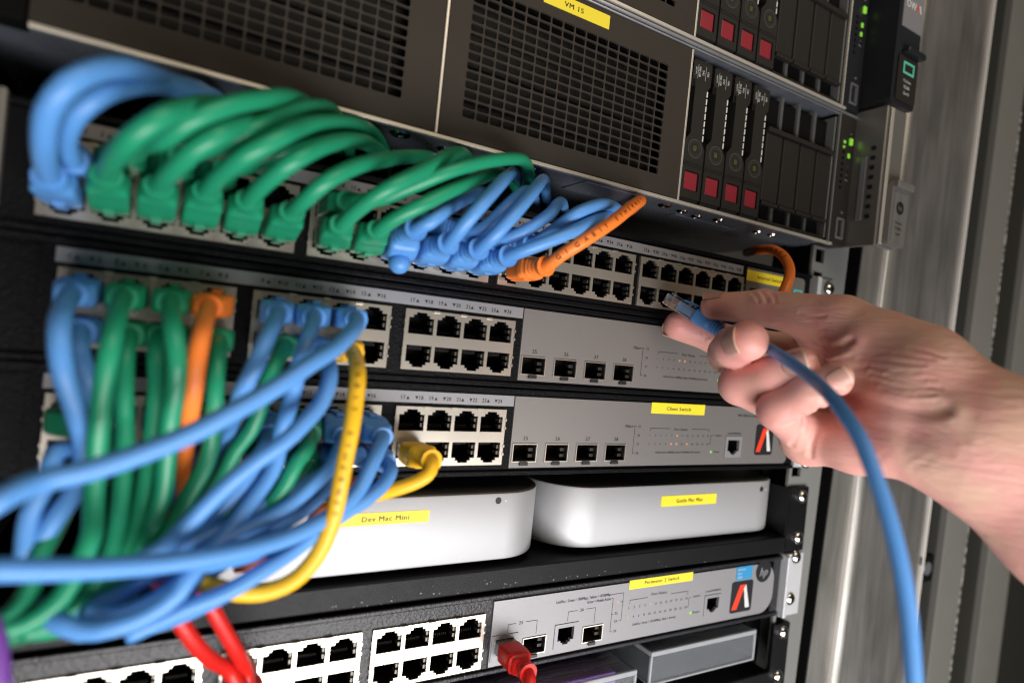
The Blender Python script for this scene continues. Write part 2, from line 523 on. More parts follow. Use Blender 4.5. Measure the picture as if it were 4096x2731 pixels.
YF = -9.1
M['handle'] = mat('satin silver handle', (0.34, 0.325, 0.30), 0.32, metal=0.7)
HDD = {}
def server(zb, tag_txt, label, upper):
    s = thing('rack_server', label, 'server', (66, 0, zb))
    # chassis shell
    bm = bmesh.new()
    box(bm, -160, 290, YF + 2, 620, zb + 0.2, zb + 1.4)
    box(bm, -160, 290, YF + 2, 620, zb + 86.6, zb + 87.8)
    box(bm, -160, -158.8, YF + 2, 620, zb + 1.4, zb + 86.6)
    box(bm, 288.8, 290, 4, 620, zb + 1.4, zb + 86.6)
    box(bm, -158.8, 288.8, 60, 62, zb + 1.4, zb + 86.6)
    part('chassis', bm, M['under'], s)
    # embossings under the chassis
    if not upper:
        bm = bmesh.new()
        for x, y, r in ((-12, 2, 5), (12, 7, 4), (150, 4, 4.2), (166, 6, 3.6), (181, 9, 3.6), (196, 5, 3.8), (60, 4, 5), (-60, 5, 4.5), (236, 8, 3), (248, 6, 3)):
            n = 18
            rr = [[bm.verts.new((x + r * f * math.cos(a), y + r * f * math.sin(a), zb + 0.2 - d)) for a in [2 * math.pi * k / n for k in range(n)]] for f, d in ((1, 0.0), (0.82, 0.9), (0.45, 1.1), (0.35, 0.5))]
            for i in range(3):
                for k in range(n):
                    bm.faces.new((rr[i][(k + 1) % n], rr[i][k], rr[i + 1][k], rr[i + 1][(k + 1) % n]))
            bm.faces.new(rr[3])
        o = part('dimples', bm, M['chrome'], s, 'auto'); o['kind'] = 'stuff'
        bm = bmesh.new()
        box(bm, 88, 128, -3, 20, zb - 0.9, zb + 0.19, 0.8)
        part('embossed_plate', bm, M['under'], s)
        bm = bmesh.new(); box(bm, 168, 222, 13, 22, zb - 0.8, zb + 0.19, 0.7)
        part('embossed_plate', bm, M['under'], s)
    # rims
    bm = bmesh.new()
    box(bm, -143.8, 290, YF - 0.5, YF + 2, zb - 0.9, zb + 0.9, 0.3)
    part('front_rim', bm, M['rim'], s)
    bm = bmesh.new()
    box(bm, -143.8, 304, YF - 0.3, YF + 2, zb + 85.9, zb + 86.9, 0.25)
    box(bm, -143.8, 304, YF - 0.8, YF + 2, zb + 87.6, zb + 89.3, 0.4)
    part('top_rim', bm, M['steel'], s)
    # vented bay panels
    for x0, x1 in ((-143.8, -0.9), (1.3, 146.6)):
        bm = bmesh.new()
        plate(bm, [(x0, zb + 1.4), (x1, zb + 1.4), (x1, zb + 85.2), (x0, zb + 85.2)], vent_holes(x1 - 16.2, zb + 71.4), YF, YF + 3, 1.2)
        o = part('vent_panel', bm, M['bezel'], s)
        bm = bmesh.new(); box(bm, x0 + 1, x1 - 1, YF + 9, YF + 11, zb + 3, zb + 84)
        for k in range(4):
            zz = zb + 22 + 16 * k
            box(bm, x0 + 3, x1 - 3, YF + 7.5, YF + 9, zz, zz + 2.4)
        part('vent_backing', bm, M['cavity'], s)
    for x in (0.25, 147.2):
        bm = bmesh.new()
        box(bm, x - 0.75, x + 0.55, YF - 0.5, YF + 3, zb + 0.9, zb + 85.4, 0.25)
        part('bay_divider', bm, M['rim'], s)
    bm = bmesh.new()
    box(bm, -178, -144.2, YF - 3, YF + 8, zb - 0.5, zb + 86, 0.8)
    if upper: box(bm, -144.0, -143.0, YF - 2, YF, zb + 8, zb + 60)
    part('left_ear', bm, M['matte'], s)
    # drive cage cavity
    bm = bmesh.new()
    box(bm, 148, 284, 12, 14, zb + 1, zb + 86)
    box(bm, 283.2, 284.6, YF + 0.6, 12, zb + 1, zb + 86)
    box(bm, 148, 284, YF + 3, 12, zb + 1, zb + 2.2)
    part('drive_cage', bm, M['matte'], s)
    bm = bmesh.new()
    for k in range(8):                        # steel guides between the bays
        x = 148.2 + 16.9 * (k + 1)
        for xx in (x - 0.5, x + 0.9):
            box(bm, xx - 0.25, xx + 0.25, YF + 5, 12, zb + 3, zb + 84)
    box(bm, 282.2, 283.2, YF + 1, 12, zb + 3, zb + 84)
    part('drive_guides', bm, M['rail'], s)
    if 'bodyL' not in HDD:
        # carrier bodies share meshes; built at x = 0, z = 0
        bm = bmesh.new()
        body = [(0, 2), (15.6, 2), (15.6, 31), (12.9, 35.6), (12.9, 64.0), (15.4, 67.5), (15.4, 80), (1.4, 80), (1.4, 68.6), (3.6, 65.4), (3.6, 38.5), (0, 34)]
        hole = rrect(2.4, 13.4, 6.6, 17.4, 0.7, 2)
        plate(bm, body, [hole], 0, 9)
        prism(bm, [(0.3, 0), (15.3, 0), (15.3, 2), (0.3, 2)], 1.2, 9)
        box(bm, 0.4, 15.2, -0.5, 0.2, 20.2, 20.9); box(bm, 0.4, 15.2, -0.35, 0.2, 21.6, 22.2)
        box(bm, 1.8, 15.0, -0.3, 0.1, 79.0, 79.8)
        HDD['bodyL'] = mesh_of(bm, M['carrier'])
        bm = bmesh.new(); box(bm, 2.8, 13.0, 0.6, 5, 7.0, 17.0, 0.5)
        HDD['button'] = mesh_of(bm, M['red'])
        bm = bmesh.new()
        cx, cz = 8.0, 30.4
        for r0, r1, yy in ((5.3, 4.9, -0.18), (3.9, 3.75, -0.1)):
            a = circ(cx, cz, r0, 28); b = circ(cx, cz, r1, 28)
            for k in range(28):
                quad(bm, ((a[k][0], yy, a[k][1]), (a[(k + 1) % 28][0], yy, a[(k + 1) % 28][1]), (b[(k + 1) % 28][0], yy, b[(k + 1) % 28][1]), (b[k][0], yy, b[k][1])))
        M['ring'] = mat('glossy grey ring', (0.10, 0.10, 0.085), 0.22); HDD['dial'] = mesh_of(bm, M['ring'])
        bm = bmesh.new()
        for i in (-1, 0, 1):
            box(bm, 8.0 + i * 0.85 - 0.2, 8.0 + i * 0.85 + 0.2, -0.16, 0.05, 29.2, 32.0)
        HDD['lamp'] = mesh_of(bm, M['ledsoft'])
        bm = bmesh.new()
        ez, exx = Vector((1, 0, 0)), Vector((0, 0, -1))     # lettering runs downwards
        for k, (tx, hh) in enumerate((('653971', 1.15), ('900 GB', 1.5), ('SAS', 1.5), ('10K', 1.5))):
            x = (2.6, 5.2, 8.0, 11.8)[k]
            text(bm, tx, (x, -0.12, 73.6), hh, exx, ez, 'C', sx=0.9)
        for x in (4.6, 10.6):
            box(bm, x - 0.08, x + 0.08, -0.12, 0.05, 69.5, 77.5)
        HDD['print'] = mesh_of(bm, M['white'])
        bm = bmesh.new(); box(bm, 0.9, 14.9, -0.06, 0.02, 68.6, 78.9)
        HDD['plate'] = mesh_of(bm, M['carrier'])
        bm = bmesh.new()
        for k in range(7):
            box(bm, 13.9, 14.7, 0.8, 2.6, 36.2 + k * 4.25, 39.3 + k * 4.25)
        HDD['dash'] = mesh_of(bm, M['edge'])  # pale bars paint the light showing in the vent slots
        bm = bmesh.new(); box(bm, 13.2, 15.2, 1.4, 9, 34, 66)
        HDD['grid'] = mesh_of(bm, M['matte'])
        bm = bmesh.new()
        v0 = len(bm.verts)
        box(bm, -0.9, 2.0, -1.6, 2, 63.6, 68.0, 0.5)
        HDD['hook'] = mesh_of(bm, M['black'])
        bm = bmesh.new()
        box(bm, 0.2, 15.7, 0, 2.4, 13.2, 55.6, 0.7)
        box(bm, -0.2, 16.4, -2.0, 2.4, 55.9, 58.6, 0.5)
        box(bm, 0.2, 15.7, -1.3, 2.4, 11.0, 13.0, 0.4)
        box(bm, 0, 16.2, 0.5, 3, 0, 2.2, 0.4)
        HDD['blank'] = mesh_of(bm, M['carrier'])
        bm = bmesh.new(); box(bm, 0.2, 16.0, 6, 8, 2, 80)
        HDD['blankback'] = mesh_of(bm, M['matte'])
    for k in range(4):
        p = (148.7 + 16.9 * k, YF + 0.6, zb + 1.6)
        c = inst('drive_carrier', HDD['bodyL'], p, s); ORG[c] = Vector(p)
        inst('release_button', HDD['button'], p, c)
        inst('status_ring', HDD['dial'], p, c)
        inst('activity_lamp', HDD['lamp'], p, c)
        inst('label_plate', HDD['plate'], p, c)
        inst('lettering', HDD['print'], p, c)
        inst('air_slot_light', HDD['dash'], p, c)
        inst('slot_backing', HDD['grid'], p, c)
        inst('lever_hook', HDD['hook'], p, c)
    for k in range(4):
        p = (216.1 + 16.75 * k, YF + 1.0, zb + 1.6)
        c = inst('blank_panel', HDD['blank'], p, s); ORG[c] = Vector(p)
        inst('blank_recess', HDD['blankback'], p, c)
    # control strip
    bm = bmesh.new()
    box(bm, 284.9, 304, YF - 0.4, 4, zb - 0.5, zb + 87, 0.5)
    part('control_strip', bm, M['carrier'] if not upper else M['badge'], s)
    bm = bmesh.new(); box(bm, 284.1, 285.0, YF - 1.2, YF + 2, zb, zb + 87, 0.2)
    part('strip_edge', bm, M['rim'] if upper else M['rail'], s)
    bm = bmesh.new()
    zz = (zb + 70.5, zb + 61.0, zb + 56.0) if not upper else (zb + 69, zb + 58.6, zb + 52.4)
    box(bm, 296.7, 300.2, YF - 1.8, YF - 0.3, zz[0] - 2.4, zz[0] + 2.4, 0.7)
    box(bm, 296.9, 299.3, YF - 0.9, YF - 0.3, zz[1] - 1.5, zz[1] + 1.5, 0.2)
    if upper: box(bm, 296.7, 299.0, YF - 0.9, YF - 0.3, zz[2] - 1.4, zz[2] + 1.4, 0.2)
    else:
        box(bm, 291.2, 293.4, YF - 0.7, YF - 0.3, zb + 68.4, zb + 70.2); box(bm, 291.0, 293.0, YF - 0.7, YF - 0.3, zb + 65.2, zb + 66.6)
    part('power_lamp', bm, M['led'], s)
    bm = bmesh.new()
    for k in range(7):
        z_ = zb + 62.5 - 4.0 * k
        box(bm, 291, 293.4, YF - 0.55, YF - 0.35, z_ - 1.0, z_ + 1.0)
    for z_ in (zb + 50, zb + 46): box(bm, 297, 300, YF - 0.6, YF - 0.35, z_, z_ + 0.5)
    part('indicator_windows', bm, M['matte'], s)
    bm = bmesh.new()
    text(bm, 'o', (298.6, YF - 0.6, zb + 75.3), 1.8); text(bm, '1', (298.2, YF - 0.6, zb + 53), 1.2); text(bm, '2', (297.6, YF - 0.6, zb + 47.2), 1.2)
    text(bm, 'UID', (297.6, YF - 0.6, zb + 44), 1.2)
    text(bm, 'iLO', (297.0, YF - 0.6, zb + 21.6), 1.3)
    part('lettering', bm, M['pale'], s)
    bm = bmesh.new()
    plate(bm, rrect(292.2, 300.8, zb + 4.2, zb + 18.4, 0.6, 1), [[(293.6, zb + 5.6), (299.4, zb + 5.6), (299.4, zb + 17.0), (293.6, zb + 17.0)]], YF - 0.7, YF, 0.6)
    box(bm, 297.8, 298.6, YF - 0.8, YF - 0.3, zb + 6.4, zb + 16.2)
    part('usb_port', bm, [M['steel'], M['gold']], s)
    bm = bmesh.new()
    for k in range(2):
        box(bm, 295.2, 295.9, YF - 0.75, YF - 0.35, zb + 8 + 5 * k, zb + 9.6 + 5 * k)
    part('usb_contacts', bm, M['gold'], s)
    # lever handle that juts out at the right ear
    XH, YH = (304.4, 333.0), -30.0
    bm = bmesh.new()
    if upper:
        plate(bm, rrect(XH[0] + 0.4, XH[1], zb + 3, zb + 90, 3, 3), [], YH, YF + 6)
        box(bm, XH[0] + 8, XH[1] + 0.8, YH - 5, YH, zb + 37, zb + 41, 1.0)
        part('ear_handle', bm, M['badge'], s)
        bm = bmesh.new(); prism(bm, rrect(308.5, 331.5, zb + 6, zb + 35.5, 2.2, 3), YH - 1.2, YH)
        part('name_plate', bm, M['carrier'], s)
        bm = bmesh.new()
        for q in (((314, zb + 24.5), (327, zb + 24.5), (327, zb + 26), (314, zb + 26)), ((314, zb + 31), (327, zb + 31), (327, zb + 32.5), (314, zb + 32.5)),
                  ((314, zb + 26), (315.6, zb + 26), (315.6, zb + 31), (314, zb + 31)), ((325.4, zb + 26), (327, zb + 26), (327, zb + 31), (325.4, zb + 31))):
            quad(bm, [(a, YH - 1.35, b) for a, b in q])
        part('green_mark', bm, M['tealgreen'], s)
        bm = bmesh.new()
        for k, tx in enumerate(('ProLiant', 'DL380', 'Gen10')):
            text(bm, tx, (320, YH - 1.35, zb + 19 - 4 * k), 2.0, sx=0.9)
        part('lettering', bm, M['white'], s)
        bm = bmesh.new(); prism(bm, [(309, zb + 55), (332.4, zb + 55), (332.4, zb + 88), (309, zb + 88)], YH - 0.5, YH)
        part('owner_sticker', bm, M['silver2'], s)
        bm = bmesh.new(); text(bm, 'OW', (317.5, YH - 0.62, zb + 68.4), 5.0, bold=True, sx=0.85)
        quad(bm, [(a, YH - 0.62, b) for a, b in ((328.3, zb + 68.4), (329.9, zb + 68.4), (328.4, zb + 73.4), (326.9, zb + 73.4))])
        part('lettering', bm, M['white'], s)
        bm = bmesh.new(); quad(bm, [(a, YH - 0.62, b) for a, b in ((323.8, zb + 68.4), (325.3, zb + 68.4), (327.0, zb + 73.4), (325.5, zb + 73.4))])
        part('red_stroke', bm, M['redprint'], s)
    else:
        box(bm, 303.6, 306.0, -30, YF + 6, zb - 0.5, zb + 92, 0.6)
        box(bm, 306.2, 325.5, -30.6, -26, zb - 0.5, zb + 92, 1.0)
        part('ear_handle', bm, M['handle'], s)
        bm = bmesh.new(); box(bm, 303.0, 303.5, -19.5, -15.5, zb + 17, zb + 60, 0.2)
        part('handle_slot', bm, M['silver2'], s)
        bm = bmesh.new()
        for k in range(8):
            box(bm, 303.1, 303.55, -25, -22, zb + 18 + 6.5 * k, zb + 20.5 + 6.5 * k)
        o = part('finger_notches', bm, M['badge'], s); o['kind'] = 'stuff'
        bm = bmesh.new(); box(bm, 306.4, 310.0, -31.2, -30.7, zb + 1, zb + 91, 0.2)
        part('front_edge_highlight', bm, M['rim'], s)  # pale strip painting the highlight along the handle's front edge
        bm = bmesh.new()
        prism(bm, rrect(310.5, 330.5, zb + 0.6, zb + 43.5, 3, 3), YH - 4.5, YH + 4)
        box(bm, 311, 330.9, YH - 8, YH - 3, zb + 38.5, zb + 43.5, 1.0)
        part('release_lever', bm, M['silver'], s)
        bm = bmesh.new(); prism(bm, rrect(313.2, 328.4, zb + 3.5, zb + 36.5, 1.2, 2), YH - 4.8, YH - 4.5)
        part('name_plate', bm, M['post'], s)
        bm = bmesh.new(); text(bm, 'hp', (320.8, YH - 5.02, zb + 25.2), 3.0, bold=True)
        part('logo_letters', bm, M['post'], s)
        bm = bmesh.new(); prism(bm, circ(320.8, zb + 26.4, 4.3, 28), YH - 4.95, YH - 4.8)
        for k, tx in enumerate(('ProLiant', 'DL380p', 'Gen8')):
            text(bm, tx, (320.8, YH - 4.95, zb + 15.6 - 3.6 * k), 1.9, sx=0.85)
        part('lettering', bm, M['ink'], s)
    if tag_txt:
        bm = bmesh.new(); prism(bm, [(48, zb + 76.3), (87.9, zb + 76.3), (87.9, zb + 83.2), (48, zb + 83.2)], YF - 0.25, YF)
        part('label_tape', bm, M['yellow'], s)
        bm = bmesh.new(); text(bm, tag_txt, (65.6, YF - 0.32, zb + 78.4), 2.5, bold=True, w=11.5)
        part('lettering', bm, M['ink'], s)
    return s

server(88.1, 'VM 15', 'lower rack server with four red-buttoned drives, yellow tape label and silver ear handle', False)
server(179.6, None, 'upper rack server cut off by the top edge with a black ear handle', True)

# ------------------------------------------------------------------ switches
PW, PP = 12.27, 13.964
def jack_poly(x, z, up, g=0.0):
    pts = [(0, 0), (PW, 0), (PW, 7.5), (10.1, 7.5), (10.1, 8.8), (8.7, 8.8), (8.7, 9.9), (3.5, 9.9), (3.5, 8.8), (2.1, 8.8), (2.1, 7.5), (0, 7.5)]
    if up: return [(x + a, z + b) for a, b in pts]
    return [(x + a, z - b) for a, b in pts][::-1]

def jack_mesh(up):
    s = 1 if up else -1
    bm = bmesh.new()
    poly = jack_poly(0, 0, up)
    f = [bm.verts.new((a, 0.9, b)) for a, b in poly]
    k = [bm.verts.new((a, 14, b)) for a, b in poly]
    n = len(poly)
    for i in range(n):
        bm.faces.new((f[i], f[(i + 1) % n], k[(i + 1) % n], k[i]))
    bm.faces.new(k)
    # spring tabs on the right wall, contact wires
    for z in (1.6, 4.6):
        z0, z1 = sorted((s * z, s * (z + 1.7)))
        box(bm, PW - 1.1, PW - 0.2, 1.6, 5.5, z0, z1, 0, 1)
    for i in range(8):
        z0, z1 = sorted((s * 0.7, s * 2.2))
        box(bm, 2.2 + i * 1.02, 2.5 + i * 1.02, 6.0, 9.0, z0, z1, 0, 2)
    return mesh_of(bm, [M['cavity'], M['spring'], M['cage']])
M['spring'] = mat('spring tab', (0.16, 0.15, 0.13), 0.4, metal=0.8)
M['cage'] = mat('dark cage metal', (0.05, 0.048, 0.044), 0.4, metal=0.6)
JUP, JDN = jack_mesh(True), jack_mesh(False)

def port_block(parent, xb, zc, n, shiny='nickel'):
    bm = bmesh.new()
    holes = []
    for i in range(n):
        holes.append(jack_poly(xb + i * PP, zc, True))
        holes.append(jack_poly(xb + i * PP, zc - 5.2, False))
    x0, x1 = xb - 1.8, xb + (n - 1) * PP + PW + 1.8
    plate(bm, [(x0, zc - 16.4), (x1, zc - 16.4), (x1, zc + 11.2), (x0, zc + 11.2)], holes, -0.3, 4, 2.2)
    for i in range(n - 1):                   # ground springs along the top edge
        xx = xb + i * PP + PW + 0.85
        box(bm, xx - 1.6, xx + 1.6, -0.9, -0.3, zc + 10.3, zc + 11.4, 0.15)
    for xx in (x0, x1):
        for dz in (2.0, 6.0, -7.0, -11.0):
            box(bm, xx - 0.35, xx + 0.35, -0.8, 0, zc + dz - 0.6, zc + dz + 0.6)
    b = part('port_block', bm, M[shiny], parent)
    for i in range(n):
        inst('jack', JUP, (xb + i * PP, -0.3, zc), b)
        inst('jack', JDN, (xb + i * PP, -0.3, zc - 5.2), b)
    return b

def sfp_port(parent, x, z0, yf, w=14.6, h=9.45):
    bm = bmesh.new()
    o_ = [(x, z0), (x + w, z0), (x + w, z0 + h), (x, z0 + h)]
    i_ = [(x + 0.45, z0 + 0.45), (x + w - 0.45, z0 + 0.45), (x + w - 0.45, z0 + h - 0.45), (x + 0.45, z0 + h - 0.45)]
    plate(bm, o_, [i_], yf - 0.6, yf + 2, 1.0)
    c = part('fibre_port', bm, M['nickel'], parent)
    bm = bmesh.new()
    vs = [[bm.verts.new((a, y, b)) for a, b in i_] for y in (yf + 0.2, yf + 12)]
    for k in range(4): bm.faces.new((vs[0][k], vs[0][(k + 1) % 4], vs[1][(k + 1) % 4], vs[1][k]))
    bm.faces.new(vs[1])
    for zz in (2.0, 5.2):
        box(bm, x + w - 3.6, x + w - 0.9, yf + 2.0, yf + 4, z0 + zz, z0 + zz + 1.6)
    part('cage', bm, M['cage'], c)
    bm = bmesh.new()
    box(bm, x + w / 2 - 2.6, x + w / 2 + 2.2, yf - 1.3, yf + 1.5, z0 - 1.6, z0 + 0.2, 0.2)
    part('latch', bm, M['badge'], c)
    return c

def console_port(parent, x0, z0, x1, z1, yf):
    bm = bmesh.new()
    px, pz = (x0 + x1) / 2 - 5.2, z0 + 11.2
    poly = [(x0 + 2.2 + a * 0.86, z0 + 11.0 - b * 0.92) for a, b in [(0, 0), (PW, 0), (PW, 7.5), (9.8, 7.5), (9.8, 8.8), (8.2, 8.8), (8.2, 9.9), (4.0, 9.9), (4.0, 8.8), (2.4, 8.8), (2.4, 7.5), (0, 7.5)]][::-1]
    plate(bm, [(x0, z0), (x1, z0), (x1, z1), (x0, z1)], [poly], yf - 0.5, yf + 2, 2)
    c = part('console_port', bm, M['silver2'], parent)
    bm = bmesh.new()
    f = [bm.verts.new((a, yf + 1.4, b)) for a, b in poly]; k = [bm.verts.new((a, yf + 12, b)) for a, b in poly]
    n = len(poly)
    for i in range(n): bm.faces.new((f[i], f[(i + 1) % n], k[(i + 1) % n], k[i]))
    bm.faces.new(k)
    part('jack', bm, M['cavity'], c)
    return c

def tri(bm, x, z, s, up, y):
    if up: quad3 = ((x - s, z), (x + s, z), (x, z + 1.9 * s))
    else: quad3 = ((x, z), (x + s, z + 1.9 * s), (x - s, z + 1.9 * s))
    bm.faces.new([bm.verts.new((a, y, b)) for a, b in quad3])

def numbers(bm, xb, first, n, zc, y):
    for i in range(n):
        x = xb + i * PP
        a, b = first + 2 * i, first + 2 * i + 1
        text(bm, str(a), (x + 1.1, y, zc + 14.4), 1.85, sx=0.86, bold=True)
        tri(bm, x + 3.4, zc + 14.4, 0.85, True, y)
        tri(bm, x + 7.7, zc + 14.4, 0.85, False, y)
        text(bm, str(b), (x + 10.0, y, zc + 14.4), 1.85, sx=0.86, bold=True)

def switch(zc, label, blocks, stripe, plate_x, shiny='nickel', silver='silver', hh=18.15, kind='a', hb=21.9, skin='blackgrain'):
    s = thing('network_switch', label, 'network switch', (66, 0, zc - 21.9))
    # shell
    bm = bmesh.new()
    X0, X1 = -153.5, 286.0
    box(bm, X0, X1, 1.5, 260, zc + hb - 1.3, zc + hb); box(bm, X0, X1, 1.5, 260, zc - hb, zc - hb + 1.3)
    box(bm, X0, X0 + 1.2, 1.5, 260, zc - hb + 1.3, zc + hb - 1.3); box(bm, X1 - 1.2, X1, 1.5, 260, zc - hb + 1.3, zc + hb - 1.3)
    box(bm, X0 + 1.2, X1 - 1.2, 30, 32, zc - hb + 1.3, zc + hb - 1.3)
    part('case', bm, M['black'], s)
    # front moulding with openings
    holes = []
    for xb, n, first in blocks:
        holes.append([(xb - 2.0, zc - 16.6), (xb + (n - 1) * PP + PW + 2.0, zc - 16.6), (xb + (n - 1) * PP + PW + 2.0, zc + 11.4), (xb - 2.0, zc + 11.4)])
    px0, px1 = plate_x
    holes.append([(px0 - 0.2, zc - hh - 0.2), (px1 - 1.5, zc - hh - 0.2), (px1 - 1.5, zc + hh + 0.2), (px0 - 0.2, zc + hh + 0.2)])
    bm = bmesh.new()
    plate(bm, [(X0, zc - hb + 2.7), (X1, zc - hb + 2.7), (X1, zc + hb - 2.7), (X0, zc + hb - 2.7)], holes, 0.9, 6, 4)
    part('front_moulding', bm, M[skin], s)
    bm = bmesh.new()
    for z0, z1 in ((hb - 2.5, hb), (-hb, -hb + 2.5)):
        box(bm, X0, X1, -0.6, 4, zc + z0, zc + z1, 0.6)
    part('front_lip', bm, M[skin], s)
    bm = bmesh.new()
    if kind == 'a':
        plate(bm, [(-150.5, zc - 17.6), (-136, zc - 17.6), (-136, zc + 17.6), (-150.5, zc + 17.6)], [], 0.2, 2)
        part('end_cap', bm, M['blackgrain'], s)
    else:
        bm.free()
    for xb, n, first in blocks:
        port_block(s, xb, zc, n, shiny)
    if stripe:
        bm = bmesh.new(); prism(bm, [(stripe[0], zc + 12.9), (stripe[1], zc + 12.9), (stripe[1], zc + 18.2), (stripe[0], zc + 18.2)], 0.25, 2)
        part('number_strip', bm, M['silver2'], s)
        bm = bmesh.new()
        for xb, n, first in blocks: numbers(bm, xb, first, n, zc, 0.18)
        part('port_numbers', bm, M['ink'], s)
    return s

def face(s, zc, x0, x1, hh, cuts, silver, rounded=0):
    outer = [(x0, zc - hh), (x1, zc - hh), (x1, zc + hh), (x0, zc + hh)]
    if rounded:
        outer = [(x0, zc - hh)] + [(x1 - rounded + rounded * math.cos(a), zc - hh + rounded + rounded * math.sin(a)) for a in [-math.pi / 2 + math.pi / 2 * k / 6 for k in range(7)]] + \
                [(x1 - rounded + rounded * math.cos(a), zc + hh - rounded + rounded * math.sin(a)) for a in [math.pi / 2 * k / 6 for k in range(7)]] + [(x0, zc + hh)]
    bm = bmesh.new(); plate(bm, outer, cuts, 0.0, 3, 1.5)
    return part('face_plate', bm, M[silver], s)

def rect(x0, z0, x1, z1): return [(x0, z0), (x1, z0), (x1, z1), (x0, z1)]

def tape(s, x0, x1, z0, z1, txt, h, y=-0.25, w=None):
    bm = bmesh.new(); prism(bm, rect(x0, z0, x1, z1), y, y + 0.24)
    part('label_tape', bm, M['yellow'], s)
    bm = bmesh.new(); text(bm, txt, ((x0 + x1) / 2, y - 0.07, (z0 + z1) / 2 - h * 0.5), h, bold=True, w=w)
    part('lettering', bm, M['ink'], s)

def badge(s, x0, x1, z0, z1):
    w, h = x1 - x0, z1 - z0
    bm = bmesh.new(); prism(bm, rrect(x0, x1, z0, z1, 1.8, 4), -0.3, 0.0)
    part('badge', bm, M['badge'], s)
    for nm, mm, q in (('red_stroke', 'redprint', ((.06, .10), (.30, .10), (.62, .88), (.38, .88))), ('white_stroke', 'white', ((.60, .60), (.70, .12), (.90, .12), (.66, .88), (.56, .74)))):
        bm = bmesh.new(); bm.faces.new([bm.verts.new((x0 + a * w, -0.36, z0 + b * h)) for a, b in q])
        part(nm, bm, M[mm], s)

def status_print(s, zc, lit, base=-44.45):
    d = zc - base
    bm = bmesh.new(); y = -0.07
    def L(x0, z0, x1, z1): line(bm, x0, z0 + d, x1, z1 + d, y)
    def T(t, x, z, h, **k):
        k['bold'] = True; text(bm, t, (x, y, z + d - h / 2), h, **k)
    for k in range(4): T(str(25 + k), 68.9 + 19.83 * k, -47.4, 1.9)
    T('Fiber', 137.0, -40.0, 1.7, bold=True)
    L(139.9, -40, 142.4, -40); L(141.2, -40, 141.2, -55.3); L(141.2, -55.3, 142.6, -55.3)
    for k in range(4): T(str(25 + k), 144.6, -40 - 5.1 * k, 1.3)
    T('Port Status', 177.5, -41.2, 1.5, bold=True)
    L(153.2, -40.9, 168.5, -40.9); L(186.5, -40.9, 201.3, -40.9); L(153.2, -40.9, 153.2, -42.4); L(201.3, -40.9, 201.3, -42.4)
    for k in range(12):
        if (0, k) not in lit: T(str(2 * k + 1), 153.1 + 4.34 * k, -45.0, 1.1)
        if (1, k) not in lit: T(str(2 * k + 2), 153.1 + 4.36 * k, -50.0, 1.1)
    L(203.4, -44.6, 205.3, -44.6); L(203.4, -44.6, 203.4, -49.8); L(202.4, -49.8, 203.4, -49.8)
    T('Link/Act', 210, -44.5, 1.1)
    T('Link/Act:Green=1000Mbps,Yellow=10/100Mbps,Flash=Activity', 177, -54.9, 1.15, sx=0.78)
    T('Power', 210.2, -54.7, 1.2)
    T('Console(9600/8/N/1)', 224.6, -43.0, 1.1, sx=0.8)
    T('HPE OfficeConnect 1920', 238, -31.4, 1.7, sx=0.85)
    part('face_print', bm, M['ink'], s)
    bm = bmesh.new()
    for r, k in lit:
        x = 153.1 + 4.35 * k; z = (-45.0 if r == 0 else -50.0) + d
        box(bm, x - 0.55, x + 0.55, -0.12, 0.02, z - 0.55, z + 0.55)
    part('port_lamp', bm, M['amber'], s)
    bm = bmesh.new(); cyl_y(bm, 204.8, -54.8 + d, 0.75, -0.15, 0.02, 12)
    part('power_lamp', bm, M['led'], s)

def switch24(zc, label, tp, lit):
    s = switch(zc, label, [(-128.7, 4, 1), (-64.6, 4, 9), (0.0, 4, 17)], (-131.5, 60.0), (60.5, 279))
    cuts = [rect(61.55 + 19.83 * k, zc - 15.2, 61.55 + 19.83 * k + 14.6, zc - 5.75) for k in range(4)] + [rect(217, zc - 13.9, 232, zc - 0.4)]
    face(s, zc, 60.5, 278.5, 18.15, cuts, 'silver', 4)
    for k in range(4): sfp_port(s, 61.55 + 19.83 * k, zc - 15.2, 0)
    console_port(s, 217, zc - 13.9, 232, zc - 0.4, 0)
    status_print(s, zc, lit)
    badge(s, 245.2, 262.5, zc - 12.4, zc + 7.6)
    if tp: tape(s, 152.1, 195.6, zc + 12.2, zc + 18.5, tp, 2.0, w=19.8)
    return s

s1 = switch(44.45, 'top switch with 48 ports, most on its left filled with green and blue cables', [(-136.7, 6, 1), (-45.8, 6, 13), (45.1, 6, 25), (134.6, 6, 37)], (-141.5, 217.5), (221.0, 281), kind='b')
zc = 44.45
cuts = [rect(224, zc - 8, 237, zc + 6), rect(243, zc - 8, 256, zc + 6)]
face(s1, zc, 221.2, 279.3, 18.15, cuts, 'silver', 3)
for x in (224, 243): sfp_port(s1, x, zc - 8, 0, 13, 14)
tape(s1, 220.8, 265.0, 54.2, 61.0, 'Internal Switch', 2.1, w=24)
bm = bmesh.new()
for q in ((268.4, 48.6, 277.4, 49.7), (268.4, 53.5, 277.4, 54.6), (268.4, 49.7, 269.9, 53.5), (275.9, 49.7, 277.4, 53.5)):
    quad(bm, [(a, -0.08, b) for a, b in rect(*q)])
part('teal_mark', bm, M['teal'], s1)
bm = bmesh.new(); plate(bm, rect(286.3, 23, 295.5, 66), [], -1.5, 1.5); box(bm, 286.3, 289, -5, -1.6, 23.4, 65.6, 0.3)
part('rack_ear', bm, M['zinc'], s1)
bm = bmesh.new(); plate(bm, rect(295.8, 23, 312, 66), [], 0.2, 1.8)
part('rack_ear', bm, M['rail'], s1)

